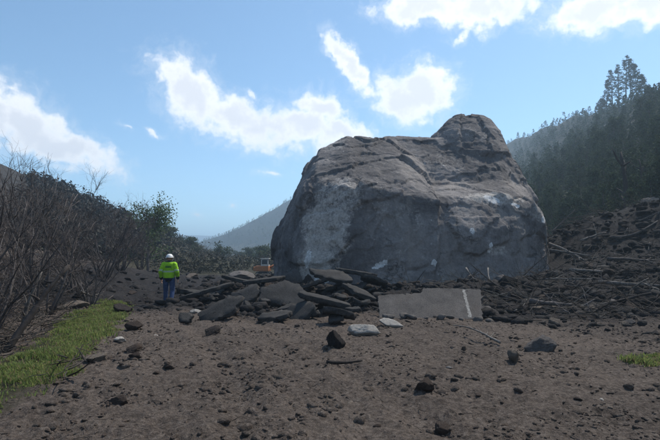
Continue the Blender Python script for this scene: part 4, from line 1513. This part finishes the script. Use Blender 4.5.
def make_leafy(seed, H, Rad, nl, per, lsize, mat, name='leafy_tree', base=.35):
    r_ = np.random.default_rng(seed)
    T = Tubes()
    tr = wander((0, 0, -.2), (.05, 0, 1), H * .7, 6, .08, r_, .05)
    T.add(tr, np.linspace(.022 * H, .008 * H, 7), 6)
    cs = []
    for k in range(nl):
        i = r_.integers(2, 7)
        a = r_.random() * 6.283
        L = Rad * r_.uniform(.6, 1.1)
        q = wander(tr[i], (math.cos(a), math.sin(a), r_.uniform(.25, 1.1)), L, 4, .2, r_, .05)
        T.add(q, np.linspace(.007 * H, .002 * H, 5), 4)
        for u in (2, 3, 4):
            for w in range(3):
                cs.append(q[u] + r_.normal(0, .10 * Rad, 3))
    v, f = leaf_faces(np.array(cs), per, .13 * Rad, lsize, r_, .7)
    root = empty(name)
    link('trunk', T.mesh('trunk_mesh'), m_bark, root)
    link('crown', mesh_np('crown_mesh', v, f), mat, root)
    return root


o = make_leafy(501, 6.2, 2.0, 28, 16, .080, m_leaves)
x = (149 - W0 / 2) / F0 * 38
o.location = (x, 38, gz(x, 38)); setp(o, 'open-crowned greenish tree standing against the sky beyond worker', 'tree')
LT = [make_leafy(510 + k, 7.0, 2.6, 14, 12, .20, m_sage) for k in range(3)]
lu = [False] * 3
rv = np.random.default_rng(61)
for k, (px, D, s) in enumerate([(rv.uniform(165, 300), rv.uniform(75, 150), rv.uniform(.5, .85)) for _ in range(26)] + [(158, 62, .55), (180, 95, .5), (196, 120, .55), (212, 110, .45), (228, 140, .6), (246, 130, .55), (262, 150, .7), (205, 170, .7), (236, 190, .8), (280, 160, .7), (172, 150, .7), (190, 210, .8), (252, 220, .9), (220, 250, .9), (268, 260, 1.0), (292, 200, .9), (166, 80, .5)]):
    x = (px - W0 / 2) / F0 * D
    o = LT[k % 3] if not lu[k % 3] else copy_tree(LT[k % 3]); lu[k % 3] = True
    s *= .66 if px > 225 else .5
    o.location = (x, D, gz(x, D)); o.scale = (s * 1.4, s * 1.4, s); o.rotation_euler = (0, 0, k * 2.1)
    setp(o, 'hazy grey-green tree on the valley floor behind the worker', 'tree', 'valley floor trees')


# ------------------------------------------------------------------ the worker
def capsule(a, b_, ra, rb, n=14, sq=(1, 1)):
    """tapered capsule from a to b, optionally flattened in y"""
    a, b_ = Vector(a), Vector(b_)
    d = b_ - a; L = max(d.length, 1e-4)
    rot = d.to_track_quat('Z', 'Y').to_matrix()
    vs, fs = [], []
    rows = [(-ra * math.cos(t), ra * math.sin(t)) for t in np.linspace(.15, math.pi / 2, 5)] + [(L + rb * math.cos(t), rb * math.sin(t)) for t in np.linspace(math.pi / 2, .15, 5)]
    for (z, r) in rows:
        for k in range(n):
            t = 2 * math.pi * k / n
            vs.append(a + rot @ Vector((r * math.cos(t), r * math.sin(t), z)))
    m = len(rows)
    for i in range(m - 1):
        for k in range(n):
            fs.append((i * n + k, i * n + (k + 1) % n, (i + 1) * n + (k + 1) % n, (i + 1) * n + k))
    fs.append(tuple(range(n))[::-1]); fs.append(tuple((m - 1) * n + k for k in range(n)))
    if sq != (1, 1):
        c = (a + b_) / 2
        for v in vs:
            v.x = c.x + (v.x - c.x) * sq[0]; v.y = c.y + (v.y - c.y) * sq[1]
    return vs, fs


def caps_mesh(items, voxel, sm=3):
    vs, fs = [], []
    for it in items:
        v, f = capsule(*it[:4], sq=it[4] if len(it) > 4 else (1, 1))
        o = len(vs); vs += [tuple(x) for x in v]; fs += [tuple(i + o for i in q) for q in f]
    me = bpy.data.meshes.new('tmp'); me.from_pydata(vs, [], fs); me.update()
    v, f, n = remesh_me(me, voxel)
    return smooth_np(v, f, sm, .5), f


def build_worker():
    p = ghit(170, 301)
    x, y = -5.62, 17.2
    root = empty('person', (x, y, gz(x, y)), R(4))
    setp(root, 'person in lime safety jacket, white hard hat and jeans walking away', 'person')
    J = dict(hipL=(-.10, .0, .92), hipR=(.10, .0, .92), knL=(-.115, .07, .50), knR=(.12, .03, .50), anL=(-.12, .10, .09), anR=(.125, -.12, .12),
             shL=(-.185, .0, 1.415), shR=(.185, .0, 1.415), elL=(-.275, -.06, 1.16), elR=(.28, -.05, 1.16), wrL=(-.275, .06, .93), wrR=(.285, .08, .94))
    body = [((0, 0, .95), (0, 0, 1.10), .145, .135, (1.12, .85)), ((0, 0, 1.10), (0, .0, 1.36), .135, .16, (1.15, .78)), ((-.13, 0, 1.42), (.13, 0, 1.42), .075, .075),
            ((0, .0, 1.42), (0, .025, 1.56), .06, .055), ((0, .03, 1.605), (0, .03, 1.675), .078, .088, (.92, 1.12)), ((0, .07, 1.565), (0, .065, 1.60), .045, .06),
            ((0, .125, 1.635), (0, .145, 1.605), .010, .016), ((-.085, .02, 1.60), (-.088, .015, 1.645), .012, .018), ((.085, .02, 1.60), (.088, .015, 1.645), .012, .018),
            ((0, .125, 1.575), (0, .127, 1.578), .016, .016)]
    for s in 'LR':
        body += [(J['hip' + s], J['kn' + s], .085, .058), (J['kn' + s], J['an' + s], .056, .04), (J['sh' + s], J['el' + s], .055, .042), (J['el' + s], J['wr' + s], .042, .028)]
        an = np.array(J['an' + s]); body.append((tuple(an + (0, -.03, -.04)), tuple(an + (0, .14, -.05)), .035, .03))
        # hand: palm, four curled fingers of unequal length, thumb from the side of the palm
        w = np.array(J['wr' + s]); sg = -1 if s == 'L' else 1
        pm = w + np.array((0, .015, -.085))
        body.append((tuple(w), tuple(pm), .026, .030, (.7, 1.25)))
        for q, (oy, L) in enumerate(((-.030, .062), (-.010, .074), (.012, .080), (.033, .070))):
            k0 = pm + np.array((0, oy, -.015)); k1 = k0 + np.array((-sg * .004, .004, -L * .55)); k2 = k1 + np.array((-sg * .022, .008, -L * .40))
            body += [(tuple(k0), tuple(k1), .0095, .009), (tuple(k1), tuple(k2), .009, .0075)]
        t0 = w + np.array((-sg * .008, .034, -.045)); t1 = t0 + np.array((-sg * .012, .032, -.035)); t2 = t1 + np.array((-sg * .012, .008, -.030))
        body += [(tuple(t0), tuple(t1), .012, .011), (tuple(t1), tuple(t2), .011, .009)]
    v, f = caps_mesh(body, .0085, 2)
    m_skin = plain('skin', (.40, .22, .15), (.48, .28, .20), 8, .6)
    bo = link('body', mesh_np('body', v, f, True), m_skin, root)
    m_eye = plain('eye', (.03, .02, .015), (.04, .03, .02), 5, .3)
    for s in (-1, 1):
        ev, ef = ico(2)
        link('eye', mesh_np('eye', ev * .010 + np.array((s * .032, .118, 1.638)), ef, True), m_eye, bo)
    # jacket
    jk = [((0, 0, .97), (0, 0, 1.12), .170, .165, (1.16, .86)), ((0, 0, 1.10), (0, .0, 1.36), .165, .175, (1.20, .80)), ((-.16, 0, 1.415), (.16, 0, 1.415), .085, .085),
          ((0, .0, 1.44), (0, .02, 1.50), .085, .072)]
    for s in 'LR':
        w, e = np.array(J['wr' + s]), np.array(J['el' + s])
        jk += [(J['sh' + s], J['el' + s], .085, .070), (J['el' + s], tuple(w + (e - w) * .05), .070, .052)]
    v, f = caps_mesh(jk, .012, 3)
    nrm = mesh_normals(v, f)
    fold = .012 * fbm(v * np.array((9, 9, 14)) + 3, 3, ridged=True) + .008 * fbm(v * 24, 2)
    v = v + nrm * fold[:, None]
    m_lime = plain('lime_fabric', (.24, .50, .015), (.36, .66, .03), 7, .75)
    jo = link('jacket', mesh_np('jacket', v, f, True), m_lime, root)
    nrm = mesh_normals(v, f)
    fc = v[f].mean(1); fn = nrm[f].mean(1)

    def patch(name, sel, mat, off):
        q = f[sel]
        u = np.unique(q); mp_ = np.full(len(v), -1); mp_[u] = np.arange(len(u))
        link(name, mesh_np(name, v[u] + nrm[u] * off, mp_[q], True), mat, jo)
    torso = np.abs(fc[:, 0]) < .215
    m_band = plain('reflective_band', (.36, .50, .30), (.50, .62, .42), 30, .4)
    m_navy = plain('navy_trim', (.012, .018, .03), (.022, .03, .05), 12, .85)
    m_dgreen = plain('back_print', (.06, .17, .03), (.10, .22, .05), 25, .8)
    patch('reflective_band', torso & (fc[:, 2] > 1.145) & (fc[:, 2] < 1.205), m_band, .005)
    patch('hem', torso & (fc[:, 2] < .955) & (fc[:, 2] > .83), m_navy, .006)
    patch('collar', (fc[:, 2] > 1.50) & (np.abs(fc[:, 0]) < .12), m_navy, .006)
    patch('back_panel', (np.abs(fc[:, 0]) < .10) & (fc[:, 2] > 1.30) & (fc[:, 2] < 1.37) & (fn[:, 1] < -.5), m_dgreen, .005)
    for s, sg in (('L', -1), ('R', 1)):
        w = np.array(J['wr' + s])
        patch('cuff', (fc[:, 0] * sg > .215) & (fc[:, 2] < w[2] + .06) & (fc[:, 1] > -.02), m_navy, .006)
        patch('sleeve_band', (fc[:, 0] * sg > .20) & (fc[:, 2] > 1.20) & (fc[:, 2] < 1.25), m_band, .005)
    # jeans
    jn = [((-.05, 0, .93), (.05, 0, .93), .135, .135, (1.05, .85))]
    for s in 'LR':
        an = np.array(J['an' + s])
        jn += [(J['hip' + s], J['kn' + s], .105, .080), (J['kn' + s], tuple(an + (0, -.01, .03)), .078, .068)]
    v2, f2 = caps_mesh(jn, .012, 3)
    n2 = mesh_normals(v2, f2)
    v2 = v2 + n2 * (.010 * fbm(v2 * np.array((9, 9, 16)) + 8, 3, ridged=True))[:, None]
    m_jean = plain('blue_denim', (.030, .052, .12), (.062, .095, .19), 18, .85)
    link('jeans', mesh_np('jeans', v2, f2, True), m_jean, root)
    m_boot = plain('brown_boot', (.03, .02, .014), (.06, .04, .03), 10, .7)
    for s in 'LR':
        an = np.array(J['an' + s])
        pit = 0 if s == 'L' else -.04
        b3, f3 = caps_mesh([(tuple(an + (0, -.03, .05)), tuple(an + (0, -.03, -.03)), .055, .05), (tuple(an + (0, -.045, -.04)), tuple(an + (0, .15, -.045 + pit)), .048, .042)], .009, 3)
        link('boot', mesh_np('boot', b3, f3, True), m_boot, root)
    # hard hat: shell, brim, ridge
    m_hat = plain('hat_shell', (.70, .69, .66), (.80, .79, .76), 6, .35, spec=.5)
    nu, nv = 28, 9
    hv, hf = [], []
    for i in range(nv):
        t = i / (nv - 1) * math.pi / 2
        for k in range(nu):
            a = k * 2 * math.pi / nu
            rr = math.cos(t) * (1 + (.05 if abs(math.cos(a)) < .22 else 0) * math.sin(t * 2))
            hv.append((.122 * rr * math.cos(a), .03 + .142 * rr * math.sin(a), 1.672 + .115 * math.sin(t)))
    for i in range(nv - 1):
        for k in range(nu):
            hf.append((i * nu + k, i * nu + (k + 1) % nu, (i + 1) * nu + (k + 1) % nu, (i + 1) * nu + k))
    hat = link('hard_hat', mesh_np('hard_hat', np.array(hv), np.array(hf), True), m_hat, root)
    bv, bf = [], []
    for k in range(nu):
        a = k * 2 * math.pi / nu
        e = 1.16 + .22 * max(0, math.sin(a)) ** 2
        for (s, z) in ((.98, 1.680), (e, 1.666), (e, 1.660), (.98, 1.670)):
            bv.append((.122 * s * math.cos(a), .03 + .142 * s * math.sin(a), z))
    for k in range(nu):
        j = (k + 1) % nu
        for q in range(4):
            bf.append((k * 4 + q, k * 4 + (q + 1) % 4, j * 4 + (q + 1) % 4, j * 4 + q))
    link('brim', mesh_np('brim', np.array(bv), np.array(bf), True), m_hat, hat)


def mesh_normals(v, f):
    n = np.cross(v[f[:, 2]] - v[f[:, 0]], v[f[:, 3]] - v[f[:, 1]])
    out = np.stack([sum(np.bincount(f[:, k], n[:, a], len(v)) for k in range(4)) for a in range(3)], 1)
    return out / (np.linalg.norm(out, axis=1)[:, None] + 1e-12)


build_worker()

# ------------------------------------------------------------------ the small orange excavator half hidden by the rubble
def box(name, size, loc, mat, parent, bev=.04, rot=(0, 0, 0), taper=1.0):
    bm = bmesh.new()
    bmesh.ops.create_cube(bm, size=1.0)
    for q in bm.verts:
        k = taper if q.co.z > 0 else 1.0
        q.co = Vector((q.co.x * size[0] * k, q.co.y * size[1] * k, q.co.z * size[2]))
    if bev:
        bmesh.ops.bevel(bm, geom=bm.edges[:], offset=bev, segments=2, affect='EDGES', profile=.6)
    me = bpy.data.meshes.new(name); bm.to_mesh(me); bm.free()
    return link(name, me, mat, parent, loc, rot)


def build_excavator():
    x, y = (264.5 - W0 / 2) / F0 * 50, 50.0
    root = empty('excavator', (x, y, gz(x, y)), R(-6))
    setp(root, 'small orange excavator half hidden behind rubble left of great rock', 'excavator')
    m_or = plain('orange_paint', (.26, .13, .065), (.56, .20, .07), 7, .75)
    m_blk = plain('black_rubber', (.02, .02, .02), (.04, .038, .036), 9, .85)
    m_wh = plain('pale_cab_paint', (.36, .34, .31), (.66, .65, .62), 7, .6)
    m_gl = plain('dark_cab_glass', (.02, .03, .035), (.03, .04, .05), 3, .12, spec=.6)
    m_st = plain('worn_steel', (.10, .09, .08), (.22, .20, .18), 10, .5)
    for sy in (-.48, .48):            # crawler tracks: rounded loop, sprocket, rollers
        pts = [(.72 * math.cos(a) if abs(math.cos(a)) < .01 else (.55 * (1 if math.cos(a) > 0 else -1) + .22 * math.cos(a)), .22 + .22 * math.sin(a)) for a in np.linspace(0, 2 * math.pi, 28, endpoint=False)]
        vv = [(px_, sy - .14, pz) for px_, pz in pts] + [(px_, sy + .14, pz) for px_, pz in pts]
        n = len(pts)
        ff = [(i, (i + 1) % n, n + (i + 1) % n, n + i) for i in range(n)]
        me = bpy.data.meshes.new('track'); me.from_pydata(vv, [], ff + [tuple(range(n))[::-1], tuple(range(n, 2 * n))]); me.update()
        tr = link('track', me, m_blk, root)
        for wx in (-.55, .0, .55):
            T = Tubes(); T.add([(wx, sy - .17, .22), (wx, sy + .17, .22)], [.15 if wx else .08] * 2, 12)
            link('roller', T.mesh('roller', False), m_st, tr)
    box('undercarriage', (.75, .62, .22), (0, 0, .34), m_st, root, .03)
    box('engine_house', (1.45, 1.15, .55), (-.12, 0, .76), m_or, root, .09, taper=.94)
    box('counterweight', (.22, 1.12, .42), (-.90, 0, .72), m_or, root, .08)
    cab = box('cab', (.80, .72, .72), (.16, -.16, 1.36), m_wh, root, .05, taper=.9)
    box('cab_roof', (.86, .78, .07), (0, 0, .395), m_wh, cab, .025)
    box('side_window', (.55, .02, .44), (0, -.352, .06), m_gl, cab, .008, (R(-3), 0, 0))
    box('front_window', (.02, .52, .46), (.392, 0, .05), m_gl, cab, .008, (0, R(-3), 0))
    T = Tubes(); T.add([(.55, .12, .85), (.95, .12, 1.05), (1.32, .12, .92)], [.13, .12, .10], 4)
    boom = link('boom', T.mesh('boom', False), m_or, root)
    T = Tubes(); T.add([(.62, .12, .66), (1.0, .12, .86)], [.045, .04], 8)
    link('hydraulic_cylinder', T.mesh('cylinder', False), m_st, boom)
    T = Tubes(); T.add([(1.28, .12, 1.0), (1.62, .12, .55), (1.72, .12, .38)], [.09, .08, .06], 4)
    link('stick_arm', T.mesh('stick_arm', False), m_or, root)
    # bucket: an open scoop
    vv, ff = [], []
    arc = [(1.66 - .26 * math.sin(a), .22 + .22 * math.cos(a)) for a in np.linspace(-.3, 2.6, 9)]
    for yy in (-.12, .36):
        vv += [(a_, yy, b__) for a_, b__ in arc]
    n = len(arc)
    for i in range(n - 1): ff.append((i, i + 1, n + i + 1, n + i))
    ff += [tuple(range(n)), tuple(range(n, 2 * n))[::-1]]
    me = bpy.data.meshes.new('bucket'); me.from_pydata(vv, [], ff); me.update()
    link('bucket', me, m_st, root)
    T = Tubes(); T.add([(-.45, .3, 1.0), (-.45, .3, 1.28)], [.03, .03], 8)
    link('exhaust_pipe', T.mesh('exhaust', False), m_blk, root)


build_excavator()

# ------------------------------------------------------------------ haze
HAZE = 0.0010
bm = bmesh.new()
bmesh.ops.create_cube(bm, size=1.0)
me = bpy.data.meshes.new('haze'); bm.to_mesh(me); bm.free()
m_haze = bpy.data.materials.new('haze'); m_haze.use_nodes = True
nt = m_haze.node_tree
nt.nodes.clear()
pv = nt.nodes.new('ShaderNodeVolumePrincipled')
pv.inputs['Color'].default_value = (.62, .82, 1.0, 1)
pv.inputs['Density'].default_value = HAZE
pv.inputs['Anisotropy'].default_value = .35
out = nt.nodes.new('ShaderNodeOutputMaterial')
nt.links.new(pv.outputs[0], out.inputs['Volume'])
zs = []
for o in scene.objects:
    if o.type == 'MESH' and o.get('kind') == 'structure':
        zs += [c[2] for c in o.bound_box]
z0, z1 = min(zs) - 1.0, max(zs) + 25
hz = link('haze', me, m_haze, loc=(0, 0, (z0 + z1) / 2), scale=(8400, 8400, z1 - z0))
setp(hz, 'thin pale blue haze filling the whole valley', 'haze', kind='stuff')
